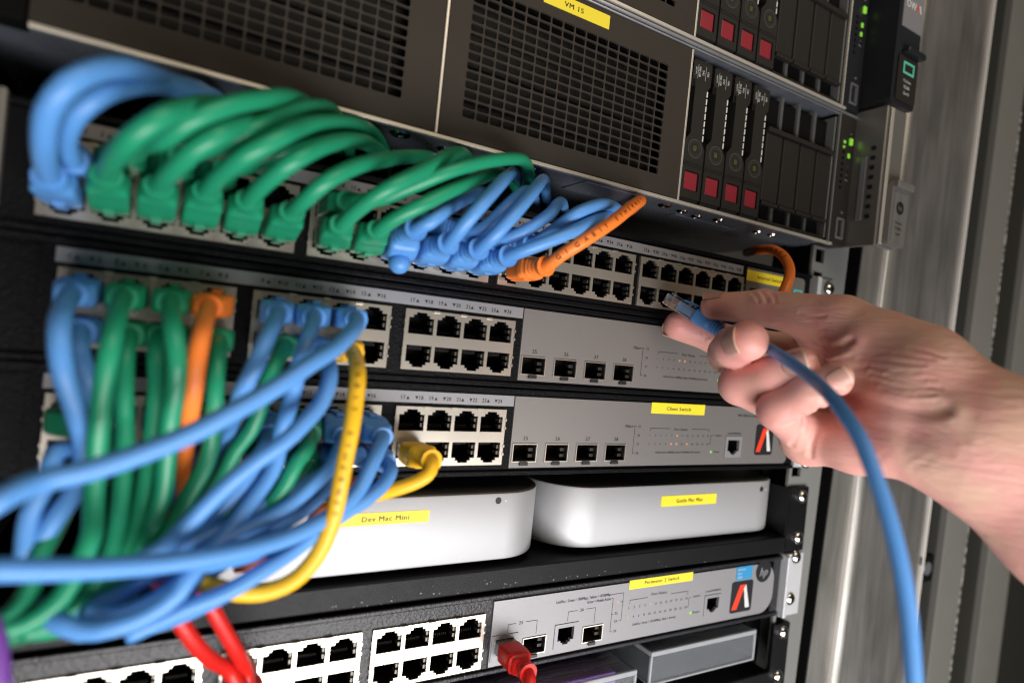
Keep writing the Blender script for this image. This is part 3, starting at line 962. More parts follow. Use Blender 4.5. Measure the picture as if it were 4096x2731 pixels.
s2 = switch24(0.0, 'middle switch without a name tape, directly above the one taped Client Switch', None, [(0, 4), (0, 5)])
s3 = switch24(-44.45, 'switch with the yellow tape reading Client Switch, above the small computers', 'Client Switch', [(0, 5), (1, 4), (1, 5), (1, 7)])
bm = bmesh.new(); plate(bm, rect(287, -65.5, 306, -23), [], -0.4, 1.6)
part('rack_ear', bm, M['zinc'], s3)

# bottom switch
zc = -147.0
s4 = switch(zc, 'bottom switch with white port blocks and yellow tape reading Perimeter 2 Switch', [(-127.6, 4, 1), (-62.9, 4, 9), (0.0, 4, 17)], None, (60.2, 280), hh=17.0, hb=20.4, skin='framegrain', silver='silver2')
cuts = [rect(99.5, zc - 13.8, 115.0, zc - 0.8), rect(118.3, zc - 13.5, 132.5, zc - 4.5), rect(79.6, zc - 14, 94.2, zc - 4.8), rect(61.0, zc - 14, 76.4, zc - 1.0), rect(212.9, zc - 11.3, 227.6, zc + 1.6)]
face(s4, zc, 60.4, 279.0, 16.7, cuts, 'silver2', 12)
console_port(s4, 99.5, zc - 13.8, 115.0, zc - 0.8, 0); console_port(s4, 61.0, zc - 14, 76.4, zc - 1.0, 0)
sfp_port(s4, 118.3, zc - 13.5, 0, 14.2, 9.0); sfp_port(s4, 79.6, zc - 14, 0, 14.6, 9.2)
console_port(s4, 212.9, zc - 11.3, 227.6, zc + 1.6, 0)
tape(s4, 149.2, 200.2, zc + 12.7, zc + 18.6, 'Perimeter 2 Switch', 2.1, w=27.6)
badge(s4, 237.2, 257.7, zc - 13.0, zc + 7.4)
bm = bmesh.new(); prism(bm, rect(240.3, zc + 8.4, 255.7, zc + 17.0), -0.25, 0)
part('blue_sticker', bm, M['bluest'], s4)
bm = bmesh.new()
for k, tx in enumerate(('HP 1910-24', 'Switch', 'JG538A')): text(bm, tx, (241.6, -0.32, zc + 14.4 - 2.5 * k), 1.3, align='L', sx=0.8)
part('lettering', bm, M['white'], s4)
bm = bmesh.new(); prism(bm, circ(267.2, zc + 12.0, 7.6, 36), -0.2, 0)
part('logo_disc', bm, M['badge'], s4)
bm = bmesh.new(); text(bm, 'hp', (267.2, -0.27, zc + 8.8), 5.6, Vector((1, 0, 0)), Vector((0.28, 0, 1)), bold=True, sx=0.95)
part('logo_letters', bm, M['silver2'], s4)
bm = bmesh.new(); y = -0.07
def L4(x0, z0, x1, z1): line(bm, x0, z0, x1, z1, y, 0.25)
def T4(t, x, z, h, **k):
    k['bold'] = True; text(bm, t, (x, y, z - h / 2), h, **k)
T4('25', 77.6, -143.2, 1.7); L4(70, -143.2, 74.5, -143.2); L4(70, -143.2, 70, -147.2); L4(80.6, -143.2, 87.6, -143.2); L4(87.6, -143.2, 87.6, -150.6)
T4('26', 116.6, -141.6, 1.7); L4(107.5, -141.6, 113.6, -141.6); L4(107.5, -141.6, 107.5, -146.6); L4(119.6, -141.6, 126, -141.6); L4(126, -141.6, 126, -150.3)
text(bm, 'Link/Act : Green = 1000Mbps, Yellow = 10/100Mbps', (136.5, y, -136.2), 1.65, align='R', sx=0.66, bold=True)
text(bm, 'Green = Module Active', (136.5, y, -138.7), 1.65, align='R', sx=0.66, bold=True)
L4(137, -135.6, 145.6, -135.6); L4(145.6, -135.6, 145.6, -151.3); L4(143.9, -151.3, 145.6, -151.3); L4(143.9, -140.6, 145.6, -140.6)
L4(136.9, -137.9, 138.2, -137.9); L4(138.2, -137.9, 138.2, -157.0); L4(138.2, -157.0, 139.6, -157); L4(138.2, -147, 139.6, -147)
T4('25', 141.4, -146.8, 1.5); T4('26', 141.6, -151.3, 1.5); T4('26', 141.8, -157.0, 1.5)
T4('Port Status', 173.5, -139.0, 1.7, bold=True)
L4(151, -140.6, 164.6, -140.6); L4(183, -140.6, 197.5, -140.6); L4(151, -140.6, 151, -142.8); L4(197.5, -140.6, 197.5, -142.8)
for k in range(12):
    if k != 4: T4(str(2 * k + 1), 150.5 + 4.2 * k, -145.0, 1.35)
    if k != 0: T4(str(2 * k + 2), 150.5 + 4.2 * k, -150.5, 1.35)
L4(199, -145, 200.6, -145); L4(199, -145, 199, -150.5); L4(198, -150.5, 199, -150.5)
T4('Link/Act', 205.6, -144.6, 1.2); T4('Power', 206.6, -154.6, 1.5)
T4('Link/Act: Green = 10/100Mbps, Flash = Activity', 172, -155.2, 1.4, sx=0.78); T4('Console(9600/8/N/1)', 220, -142.8, 1.2, sx=0.85)
part('face_print', bm, M['ink'], s4)
bm = bmesh.new(); text(bm, '25', (141.8, y, -141.4), 1.5); part('amber_number', bm, M['amber'], s4)
bm = bmesh.new(); text(bm, '9', (150.5 + 16.8, y, -145.7), 1.4); text(bm, '2', (150.5, y, -151.2), 1.4); cyl_y(bm, 201.6, -154.6, 0.9, -0.15, 0.02, 12)
part('green_number', bm, M['led'], s4)
bm = bmesh.new()
plate(bm, rect(286.4, -168.3, 307, -125.8), [], -1.2, 1.6); box(bm, 286.4, 289.6, -4.5, -1.3, -168, -126, 0.4)
part('rack_ear', bm, M['zinc'], s4)

# ------------------------------------------------------------------ shelf, small computers, storage boxes
sh = thing('rack_shelf', 'black metal shelf carrying the two silver computers', 'shelf', (66, 0, -124))
bm = bmesh.new()
box(bm, -153, 286, 0, 300, -114.6, -113.2, 0.4)
box(bm, -153, 286, -1.2, 1.2, -124.2, -113.0, 0.9)
part('tray', bm, M['black'], sh)
bm = bmesh.new(); plate(bm, rect(286.5, -123.6, 306, -79.5), [], -0.8, 1.6)
box(bm, 284.5, 286.4, -0.6, 200, -113, -80)
part('rack_ear', bm, M['black'], sh)

bm = bmesh.new()
rd = random.Random(11)
for k in range(46):                          # chipped paint and dust on the shelf lip
    x = rd.gauss(60, 45); z_ = -123.4 + abs(rd.gauss(0, 2.2)); w = rd.uniform(0.10, 0.32)
    if -150 < x < 280 and z_ < -114: box(bm, x - w * rd.uniform(.6, 1.8), x + w, -1.26, -1.15, z_ - w * .6, z_ + w * .6)
o = part('dust_specks', bm, M['pale'], sh); o['kind'] = 'stuff'

M['topgrey'] = mat('shaded aluminium top', (0.30, 0.31, 0.31), 0.45, metal=0.8)  # aluminium with the dark reflection from above put into its colour
def small_computer(x0, yf, txt, label, tx0, tx1, tz0, tz1, dot):
    t = thing('small_computer', label, 'computer', (x0 + 98.5, yf + 98.5, -113.2))
    z0, z1 = -110.4, -76.0
    def outline(inset, n=9):
        r = 30 - inset
        return [(cx + r * math.cos(a), cy + r * math.sin(a)) for cx, cy, s in ((x0 + 167, yf + 30, -90), (x0 + 167, yf + 167, 0), (x0 + 30, yf + 167, 90), (x0 + 30, yf + 30, 180)) for a in [math.radians(s + 90 * k / n) for k in range(n + 1)]]
    bm = bmesh.new()
    rings = []
    for ins, z in ((1.6, z0), (0.35, z0 + 0.4), (0, z0 + 1.2), (0, z1 - 1.2), (0.35, z1 - 0.4), (1.2, z1), (2.0, z1)):
        rings.append([bm.verts.new((a, b, z)) for a, b in outline(ins)])
    n = len(rings[0])
    for i in range(len(rings) - 1):
        for k in range(n):
            bm.faces.new((rings[i][k], rings[i][(k + 1) % n], rings[i + 1][(k + 1) % n], rings[i + 1][k]))
    bm.faces.new(rings[0][::-1]); bm.faces.new(rings[-1])
    part('body', bm, M['alu'], t, 'auto')
    bm = bmesh.new()
    a = [bm.verts.new((p, q, -113.1)) for p, q in outline(9)]; b = [bm.verts.new((p, q, z0 + 0.02)) for p, q in outline(7)]
    for k in range(n): bm.faces.new((a[k], a[(k + 1) % n], b[(k + 1) % n], b[k]))
    part('base', bm, M['matte'], t, 'auto')
    bm = bmesh.new()
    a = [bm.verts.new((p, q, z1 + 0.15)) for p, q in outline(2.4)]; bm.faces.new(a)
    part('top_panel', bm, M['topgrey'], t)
    bm = bmesh.new(); cyl_y(bm, dot[0], dot[1], 1.75, yf - 0.06, yf + 0.3, 20)
    part('receiver_dot', bm, M['ink'], t)
    bm = bmesh.new(); cyl_y(bm, dot[0] + 4.4, dot[1] - 0.3, 0.45, yf - 0.06, yf + 0.3, 10)
    part('power_lamp', bm, M['white'], t)
    tape(t, tx0, tx1, tz0, tz1, txt, 2.35, yf - 0.22, w=22.5)

small_computer(-102.5, 3.0, 'Dev Mac Mini', 'left silver computer on the shelf taped Dev Mac Mini, partly behind the yellow cable', -21.5, 21.0, -88.2, -82.6, (58.4, -79.8))
small_computer(95.3, 6.0, 'Gastle Mac Mini', 'right silver computer on the shelf taped Gastle Mac Mini, nearest the rail', 173.3, 221.0, -89.2, -82.8, (264.5, -81.5))

def storage_box(x0, x1, yf, z0, z1, label, depth=150, ribs=True):
    t = thing('storage_box', label, 'plastic box', ((x0 + x1) / 2, yf, z0))
    bm = bmesh.new()
    w = 1.6
    box(bm, x0, x1, yf, yf + w, z0, z1, 0.5); box(bm, x0, x1, yf + depth - w, yf + depth, z0, z1, 0.5)
    box(bm, x0, x0 + w, yf + w, yf + depth - w, z0, z1, 0.5); box(bm, x1 - w, x1, yf + w, yf + depth - w, z0, z1, 0.5)
    box(bm, x0 + w, x1 - w, yf + w, yf + depth - w, z0, z0 + w)
    part('walls', bm, M['frost'], t)
    bm = bmesh.new()
    box(bm, x0 + 0.2, x1 - 0.2, yf + 0.2, yf + depth, z1 + 0.1, z1 + 1.5, 0.5)
    for k in range(9):
        yy = yf + 9 + 7.5 * k
        box(bm, x0 + 22, x1 - 6, yy, yy + 2.2, z1 + 1.6, z1 + 2.5, 0.3)
    part('ribbed_lid', bm, M['frost'], t)
    bm = bmesh.new()
    e = 1.3
    box(bm, x0 - 0.2, x1 + 0.2, yf - 0.5, yf + e, z1 - e, z1 + 1.7, 0.5)
    box(bm, x0 - 0.3, x0 + e, yf - 0.4, yf + e, z0, z1 - e, 0.4); box(bm, x1 - e, x1 + 0.3, yf - 0.4, yf + e, z0, z1 - e, 0.4)
    box(bm, x0 + e, x1 - e, yf - 0.4, yf + e, z0, z0 + e, 0.4)
    box(bm, x0 - 0.3, x0 + e, yf + e, yf + depth, z1 - e, z1 + 1.6, 0.4)
    part('rim', bm, M['frostrim'], t)
    return t
storage_box(175.5, 270, 3, -197, -178.0, 'clear frosted plastic box lying under the bottom switch at the right')
storage_box(30, 157, -5, -204.5, -181.0, 'frosted plastic box with purple contents left of the clear one')
bm = bmesh.new(); box(bm, 34, 146, 0, 138, -202.0, -181.4, 1.0)
tag(part('purple_packet', bm, M['purple'], None), 'purple packet inside the frosted box under the bottom switch', 'packet')
sh2 = thing('lower_shelf', 'black lower shelf below the plastic boxes', 'shelf', (66, 0, -212))
bm = bmesh.new(); box(bm, -153, 284, 0, 300, -207.5, -206, 0.4); box(bm, -153, 284, -1, 1.2, -216, -205.5, 0.8)
part('tray', bm, M['black'], sh2)
bm = bmesh.new(); plate(bm, rect(283.6, -217, 300.5, -174), [], -0.8, 1.6)
part('rack_ear', bm, M['black'], sh2)
# ------------------------------------------------------------------ measured positions in millimetres
CABLES = [
    ('blue', 'thick blue cable making the outermost loop at the upper left corner', [-130.6, 0.0, 35.6], [-130.8, -38.0, 36.1], [[-129.5, -62.0, 41.4], [-127.8, -72.0, 47.8], [-124.0, -76.0, 54.0], [-119.1, -72.0, 60.1], [-114.2, -64.0, 65.0], [-108.5, -52.0, 68.8], [-101.9, -36.0, 72.8], [-91.7, -16.0, 78.4], [-82.4, 10.0, 80.0], [-71.4, 60.0, 80.0]], 3.1, 'patch cables looping over the top switch', 'b'),
    ('blue', 'blue cable tucked inside the outermost blue loop at the upper left', [-130.6, 0.0, 48.2], [-126.1, -34.0, 42.7], [[-126.2, -50.0, 45.8], [-123.2, -60.0, 51.0], [-118.0, -62.0, 56.9], [-111.4, -54.0, 64.0], [-105.2, -44.0, 69.0], [-96.1, -28.0, 74.2], [-86.4, -5.0, 80.5], [-74.9, 50.0, 80.0]], 3.0, 'patch cables looping over the top switch', 't'),
    ('green', 'leftmost green cable next to the blue loops on the top switch', [-116.6, 0.0, 35.6], [-116.5, -40.0, 39.3], [[-113.5, -60.0, 41.8], [-109.4, -72.0, 45.4], [-103.9, -74.0, 51.3], [-98.1, -66.0, 57.7], [-91.2, -54.0, 63.9], [-79.9, -34.0, 71.2], [-64.7, -6.0, 80.8], [-48.4, 40.0, 80.0]], 3.1, 'patch cables looping over the top switch', 'b'),
    ('green', 'green cable whose boot is second of the green boots from the left', [-102.6, 0.0, 35.6], [-102.5, -38.0, 39.1], [[-99.6, -54.0, 41.7], [-94.4, -64.0, 47.0], [-89.3, -66.0, 51.9], [-83.6, -60.0, 57.7], [-73.6, -46.0, 66.1], [-59.1, -22.0, 75.5], [-44.7, 0.0, 80.0], [-26.6, 45.0, 80.0]], 3.0, 'patch cables looping over the top switch', 'b'),
    ('green', 'highest green cable arching just under the left server panel', [-116.6, 0.0, 48.2], [-111.2, -34.0, 49.4], [[-105.9, -48.0, 49.7], [-102.0, -60.0, 49.5], [-96.2, -66.0, 54.5], [-86.7, -64.0, 62.2], [-75.2, -54.0, 70.4], [-69.5, -46.0, 74.8], [-61.4, -32.0, 79.4], [-47.7, -8.0, 82.5], [-30.8, 30.0, 80.0]], 3.0, 'patch cables looping over the top switch', 't'),
    ('green', 'green cable running between the two highest green arches', [-102.6, 0.0, 48.2], [-96.6, -34.0, 50.0], [[-91.0, -46.0, 51.7], [-84.9, -54.0, 53.6], [-80.2, -58.0, 57.6], [-70.6, -52.0, 65.8], [-63.2, -44.0, 72.9], [-57.5, -36.0, 77.4], [-47.4, -20.0, 82.8], [-36.7, 0.0, 80.0], [-22.6, 40.0, 80.0]], 2.9, 'patch cables looping over the top switch', 't'),
    ('green', 'green cable from the third green boot ending above a dark gap', [-88.7, 0.0, 35.6], [-88.6, -36.0, 40.6], [[-85.4, -52.0, 45.0], [-80.0, -62.0, 49.6], [-71.5, -62.0, 57.1], [-64.4, -54.0, 63.9], [-55.9, -44.0, 70.1], [-39.6, -24.0, 78.8], [-24.9, -4.0, 82.5], [-15.8, 10.0, 80.0], [-2.0, 50.0, 80.0]], 3.0, 'patch cables looping over the top switch', 'b'),
    ('green', 'green cable from the fourth green boot curling down beside the chrome underside', [-74.7, 0.0, 35.6], [-75.4, -36.0, 40.3], [[-72.2, -50.0, 45.3], [-66.2, -58.0, 51.5], [-58.9, -54.0, 58.1], [-49.8, -44.0, 65.0], [-37.8, -28.0, 71.9], [-26.0, -10.0, 75.9], [-17.9, 5.0, 76.8], [-4.2, 45.0, 80.0]], 3.0, 'patch cables looping over the top switch', 'b'),
    ('green', 'green cable from the last boot of the first port block', [-60.7, 0.0, 35.6], [-60.7, -34.0, 39.5], [[-58.9, -46.0, 42.5], [-54.4, -52.0, 48.2], [-44.7, -48.0, 56.2], [-30.8, -36.0, 64.5], [-13.7, -20.0, 73.1], [4.2, 0.0, 80.0], [30.6, 45.0, 80.0]], 2.9, 'patch cables looping over the top switch', 'b'),
    ('green', 'dark green cable hidden below the third arch on the left', [-88.7, 0.0, 48.2], [-83.0, -30.0, 50.2], [[-76.7, -40.0, 51.3], [-69.1, -46.0, 56.3], [-57.2, -40.0, 65.3], [-40.8, -22.0, 74.9], [-24.5, 5.0, 80.0], [-8.3, 45.0, 80.0]], 2.9, 'patch cables looping over the top switch', 't'),
    ('green', 'green cable from the first boot of the middle block with a hooked end', [-39.7, 0.0, 35.6], [-42.7, -34.0, 38.0], [[-39.6, -44.0, 43.5], [-32.0, -52.0, 51.1], [-20.1, -48.0, 60.0], [-7.6, -38.0, 69.9], [6.0, -22.0, 78.9], [18.2, -6.0, 82.5], [27.7, 8.0, 80.0], [46.7, 45.0, 80.0]], 2.9, 'patch cables looping over the top switch', 'b'),
    ('green', 'long green cable ending in a loop below the chrome underside', [-39.7, 0.0, 48.2], [-40.3, -30.0, 47.9], [[-29.3, -36.0, 50.1], [-20.2, -42.0, 55.7], [-7.3, -46.0, 63.7], [6.7, -42.0, 70.9], [25.5, -32.0, 79.0], [38.5, -22.0, 83.2], [49.0, -10.0, 82.5], [57.4, 6.0, 80.0], [66.2, 30.0, 80.0], [77.3, 60.0, 80.0]], 2.8, 'patch cables looping over the top switch', 't'),
    ('green', 'green cable lying closest to the blue plugs on the top switch', [-25.7, 0.0, 35.6], [-28.3, -33.0, 38.7], [[-24.1, -40.0, 43.4], [-17.2, -44.0, 48.5], [-4.8, -42.0, 57.1], [12.2, -32.0, 67.5], [26.5, -20.0, 75.4], [49.0, 5.0, 80.0], [74.0, 40.0, 80.0]], 2.9, 'patch cables looping over the top switch', 'b'),
    ('blue', 'short blue cable whose boot carries a round blue latch knob', [-11.7, 0.0, 35.6], [-13.6, -34.0, 41.6], [[-10.8, -40.0, 44.0], [-5.1, -38.0, 49.1], [4.5, -26.0, 55.6], [19.5, -8.0, 64.3], [40.6, 20.0, 76.0], [68.7, 60.0, 80.0]], 2.9, 'patch cables looping over the top switch', 'b'),
    ('blue', 'blue cable rising steeply beside the looped green cable end', [2.2, 0.0, 35.6], [0.8, -34.0, 38.2], [[1.9, -42.0, 43.5], [6.8, -46.0, 52.3], [18.7, -38.0, 64.9], [29.1, -26.0, 73.3], [43.1, -6.0, 80.9], [72.8, 40.0, 80.0]], 2.9, 'patch cables looping over the top switch', 'b'),
    ('blue', 'blue cable rising to the embossed plate under the server', [16.2, 0.0, 35.6], [14.8, -34.0, 38.2], [[16.8, -42.0, 43.1], [23.8, -44.0, 52.8], [36.5, -36.0, 66.0], [48.5, -22.0, 75.3], [63.0, -2.0, 82.5], [95.9, 45.0, 80.0]], 2.9, 'patch cables looping over the top switch', 'b'),
    ('blue', 'long blue cable lying just left of the orange cable', [30.2, 0.0, 35.6], [29.2, -34.0, 37.5], [[35.1, -42.0, 41.4], [50.5, -46.0, 49.8], [70.0, -38.0, 59.8], [87.7, -24.0, 67.2], [106.1, -4.0, 72.9], [132.9, 45.0, 80.0]], 2.9, 'patch cables looping over the top switch', 'b'),
    ('blue', 'blue cable half hidden behind two steep blue cables', [2.2, 0.0, 48.2], [12.9, -28.0, 45.2], [[16.9, -34.0, 48.1], [24.3, -36.0, 57.0], [35.3, -28.0, 66.2], [52.1, -8.0, 74.1], [85.4, 40.0, 80.0]], 2.8, 'patch cables looping over the top switch', 't'),
    ('blue', 'short blue cable bending up to a blunt bend in the dark gap', [16.2, 0.0, 48.2], [25.7, -28.0, 44.2], [[30.8, -34.0, 46.6], [36.5, -38.0, 50.6], [47.8, -34.0, 59.1], [59.2, -22.0, 67.3], [73.5, -4.0, 73.4], [109.4, 45.0, 80.0]], 2.8, 'patch cables looping over the top switch', 't'),
    ('blue', 'uppermost blue cable ending behind the tip of the orange cable', [30.2, 0.0, 48.2], [42.4, -28.0, 45.4], [[49.3, -36.0, 51.8], [56.1, -42.0, 59.7], [70.9, -38.0, 67.2], [87.7, -26.0, 71.7], [107.0, -8.0, 74.9], [114.0, 8.0, 76.0], [122.8, 45.0, 80.0]], 2.8, 'patch cables looping over the top switch', 't'),
    ('orange', 'bright orange cable with black print plugged beside the empty ports', [51.2, 0.0, 35.6], [49.6, -33.0, 36.2], [[52.3, -40.0, 41.1], [58.7, -46.0, 47.6], [75.6, -44.0, 59.6], [92.7, -36.0, 71.1], [104.6, -27.0, 77.1], [120.0, -8.0, 81.8], [125.9, 8.0, 80.0], [132.3, 40.0, 80.0]], 3.0, 'patch cables looping over the top switch', 'b'),
    ('blue', 'blue cable at the far left dropping from the second switch', [-122.6, 0.0, 3.7], [-123.8, -38.0, -0.1], [[-123.5, -50.0, -6.1], [-122.5, -54.0, -13.4], [-120.9, -54.0, -20.9], [-118.4, -52.0, -28.6], [-116.4, -48.0, -35.9], [-114.7, -44.0, -45.2], [-116.0, -44.0, -55.7], [-120.9, -46.0, -65.3], [-125.1, -46.0, -76.5]], 3.0, 'patch cables hanging from the lower switches', 't'),
    ('blue', 'blue cable behind the far left blue one with its boot one row lower', [-122.6, 0.0, -8.9], [-119.4, -32.0, -9.8], [[-119.2, -36.0, -14.4], [-117.7, -36.0, -20.4], [-115.6, -34.0, -27.6], [-114.5, -34.0, -36.2], [-117.0, -38.0, -43.7], [-122.2, -44.0, -45.1], [-123.0, -46.0, -52.4], [-126.3, -46.0, -62.4], [-126.4, -48.0, -75.7]], 2.8, 'patch cables hanging from the lower switches', 'b'),
    ('green', 'leftmost green cable dropping straight down from the second switch', [-108.6, 0.0, 3.7], [-109.8, -38.0, 1.6], [[-110.1, -50.0, -4.7], [-110.5, -56.0, -12.2], [-111.1, -56.0, -21.6], [-111.4, -54.0, -34.3], [-111.4, -52.0, -42.6], [-111.0, -52.0, -57.1], [-110.5, -54.0, -66.7], [-112.9, -56.0, -75.3], [-116.2, -58.0, -82.9], [-123.3, -60.0, -88.4], [-132.4, -60.0, -89.4]], 2.9, 'patch cables hanging from the lower switches', 't'),
    ('green', 'green cable from the lower row beside the leftmost green one', [-108.6, 0.0, -8.9], [-106.3, -30.0, -9.7], [[-107.0, -36.0, -14.8], [-106.4, -38.0, -26.6], [-105.4, -38.0, -36.9], [-104.9, -40.0, -42.4], [-104.4, -42.0, -57.5], [-104.5, -44.0, -70.3], [-107.6, -48.0, -81.4], [-113.3, -50.0, -89.1], [-121.0, -52.0, -92.9], [-132.6, -52.0, -94.2]], 2.8, 'patch cables hanging from the lower switches', 'b'),
    ('green', 'green cable just left of the orange cable with a square top boot', [-94.6, 0.0, 3.7], [-96.2, -38.0, 1.8], [[-95.1, -50.0, -4.8], [-93.2, -54.0, -14.3], [-92.7, -52.0, -24.3], [-93.1, -48.0, -34.9], [-92.9, -46.0, -46.3], [-93.3, -44.0, -60.0], [-97.0, -44.0, -72.9], [-103.0, -46.0, -83.9], [-108.9, -48.0, -93.1], [-116.0, -50.0, -95.1], [-125.7, -54.0, -93.1]], 2.9, 'patch cables hanging from the lower switches', 't'),
    ('green', 'green cable emerging low behind the square boot left of orange', [-94.6, 0.0, -8.9], [-98.2, -30.0, -8.4], [[-98.7, -36.0, -14.1], [-97.6, -38.0, -22.8], [-97.3, -38.0, -33.2], [-97.4, -38.0, -45.5], [-98.1, -40.0, -58.3], [-99.6, -42.0, -71.3], [-104.3, -46.0, -82.5], [-111.2, -48.0, -91.5], [-120.0, -52.0, -93.6], [-131.3, -54.0, -94.7]], 2.8, 'patch cables hanging from the lower switches', 'b'),
    ('orange', 'orange cable hanging among the green cables on the left', [-80.7, 0.0, 3.7], [-84.9, -38.0, 1.4], [[-87.0, -50.0, -7.4], [-87.7, -52.0, -17.3], [-87.7, -48.0, -28.0], [-87.6, -42.0, -35.7], [-87.4, -34.0, -49.0], [-87.9, -30.0, -56.4], [-89.0, -30.0, -66.1], [-91.7, -32.0, -77.3]], 2.9, 'patch cables hanging from the lower switches', 't'),
    ('green', 'green cable just right of the hanging orange cable', [-80.7, 0.0, -8.9], [-79.5, -32.0, -8.1], [[-80.7, -40.0, -13.2], [-81.0, -44.0, -21.2], [-80.6, -44.0, -31.7], [-80.4, -42.0, -44.7], [-82.5, -42.0, -52.8], [-86.1, -42.0, -60.9], [-89.5, -44.0, -69.2], [-95.3, -46.0, -79.2], [-100.3, -48.0, -88.9]], 2.8, 'patch cables hanging from the lower switches', 'b'),
    ('blue', 'blue cable from the first boot of the second block slanting left', [-58.5, 0.0, 3.7], [-61.4, -38.0, 2.3], [[-67.1, -50.0, -4.7], [-70.5, -54.0, -13.8], [-73.2, -50.0, -23.2], [-73.8, -42.0, -31.7], [-75.2, -32.0, -42.1], [-76.2, -28.0, -48.7], [-78.4, -28.0, -59.5], [-81.6, -30.0, -71.1]], 2.9, 'patch cables hanging from the lower switches', 't'),
    ('blue', 'blue cable from the middle of three blue boots in the second block', [-44.5, 0.0, 3.7], [-49.0, -38.0, 2.1], [[-54.4, -50.0, -5.1], [-56.7, -52.0, -13.0], [-56.9, -46.0, -26.0], [-57.9, -40.0, -37.7], [-59.2, -40.0, -50.8], [-67.6, -44.0, -63.9], [-74.2, -48.0, -72.2], [-83.2, -52.0, -81.0], [-92.2, -54.0, -88.0], [-102.7, -56.0, -91.1], [-110.8, -58.0, -87.9]], 2.9, 'patch cables hanging from the lower switches', 't'),
    ('blue', 'long blue cable sweeping diagonally across the bundle to the left edge', [-30.5, 0.0, 3.7], [-32.2, -36.0, 4.8], [[-39.3, -48.0, -1.5], [-46.5, -56.0, -7.2], [-55.3, -62.0, -12.5], [-63.8, -66.0, -18.6], [-71.5, -68.0, -23.8], [-78.8, -70.0, -28.2], [-85.8, -71.0, -32.5], [-92.4, -72.0, -35.9], [-102.7, -74.0, -40.1], [-112.0, -76.0, -43.1], [-120.8, -78.0, -44.9], [-125.3, -82.0, -46.1], [-130.8, -86.0, -49.4]], 3.0, 'patch cables hanging from the lower switches', 't'),
    ('blue', 'dark blue cable curving below the long diagonal blue cable', [-44.5, 0.0, -8.9], [-43.4, -32.0, -10.9], [[-44.4, -44.0, -15.6], [-45.3, -48.0, -19.9], [-48.4, -52.0, -26.7], [-54.2, -56.0, -32.9], [-60.5, -58.0, -39.0], [-68.2, -58.0, -45.0], [-73.7, -58.0, -50.1], [-79.3, -56.0, -56.8], [-85.4, -54.0, -65.0], [-91.5, -54.0, -72.0], [-100.0, -58.0, -75.8]], 2.9, 'patch cables hanging from the lower switches', 'b'),
    ('green', 'green cable peeking out behind the first blue boot of its block', [-58.5, 0.0, -8.9], [-56.5, -30.0, -8.9], [[-61.8, -38.0, -15.0], [-64.3, -40.0, -21.5], [-65.8, -38.0, -31.3], [-67.8, -36.0, -39.3], [-72.0, -36.0, -46.1], [-74.5, -36.0, -53.2], [-79.0, -38.0, -61.4], [-84.6, -40.0, -72.2]], 2.8, 'patch cables hanging from the lower switches', 'b'),
    ('green', 'dark green cable from the third switch with a shiny boot end', [-44.5, 0.0, -40.8], [-45.5, -32.0, -42.2], [[-48.6, -38.0, -45.9], [-51.7, -40.0, -49.4], [-54.9, -40.0, -57.4], [-59.0, -40.0, -63.9], [-64.6, -40.0, -70.5], [-70.9, -40.0, -77.7], [-77.2, -42.0, -83.8]], 2.9, 'patch cables hanging from the lower switches', 't'),
    ('blue', 'blue cable from the third switch running behind the yellow cable', [-30.5, 0.0, -40.8], [-32.6, -30.0, -44.7], [[-36.4, -36.0, -47.1], [-39.7, -40.0, -51.9], [-46.5, -42.0, -58.1], [-53.6, -44.0, -63.8], [-62.7, -46.0, -68.8], [-70.3, -48.0, -71.4], [-79.7, -50.0, -76.4]], 2.7, 'patch cables hanging from the lower switches', 't'),
    ('blue', 'blue cable right of the yellow cable leaving the wide blue boot', [-16.6, 0.0, -40.8], [-16.1, -28.0, -45.0], [[-20.1, -34.0, -46.7], [-23.5, -38.0, -51.4], [-29.0, -42.0, -60.1], [-37.1, -46.0, -65.9], [-46.5, -50.0, -69.8], [-57.5, -54.0, -72.5], [-73.4, -60.0, -73.4], [-91.6, -66.0, -72.7], [-107.4, -72.0, -70.4], [-119.1, -76.0, -68.2], [-130.6, -80.0, -65.6]], 3.0, 'patch cables hanging from the lower switches', 't'),
    ('blue', 'rightmost blue cable of the bundle next to the yellow plug', [-16.6, 0.0, -53.4], [-12.4, -28.0, -52.4], [[-13.9, -34.0, -54.2], [-17.1, -38.0, -57.8], [-24.1, -42.0, -62.4], [-32.5, -44.0, -66.7], [-41.9, -46.0, -71.9], [-50.8, -48.0, -78.0], [-61.7, -52.0, -83.1], [-72.6, -54.0, -88.3], [-83.5, -54.0, -91.8], [-95.0, -56.0, -95.5], [-99.3, -56.0, -97.2]], 2.8, 'patch cables hanging from the lower switches', 'b'),
    ('blue', 'blue cable forming the lowest hanging loop of the bundle', None, None, [[-55.5, -42.0, -78.2], [-68.2, -52.0, -77.4], [-77.8, -58.0, -76.5], [-83.0, -62.0, -75.9], [-87.3, -64.0, -82.7], [-94.5, -64.0, -88.1], [-102.4, -64.0, -90.5], [-110.2, -62.0, -91.5], [-116.5, -60.0, -88.7], [-120.7, -50.0, -88.1]], 2.9, 'patch cables hanging from the lower switches', None),
    ('blue', 'blue loop hanging just above the lowest blue loop', None, None, [[-66.4, -40.0, -81.3], [-80.2, -44.0, -81.4], [-94.9, -48.0, -83.3], [-103.2, -50.0, -88.0], [-111.2, -50.0, -90.6], [-117.6, -46.0, -92.8]], 2.9, 'patch cables hanging from the lower switches', None),
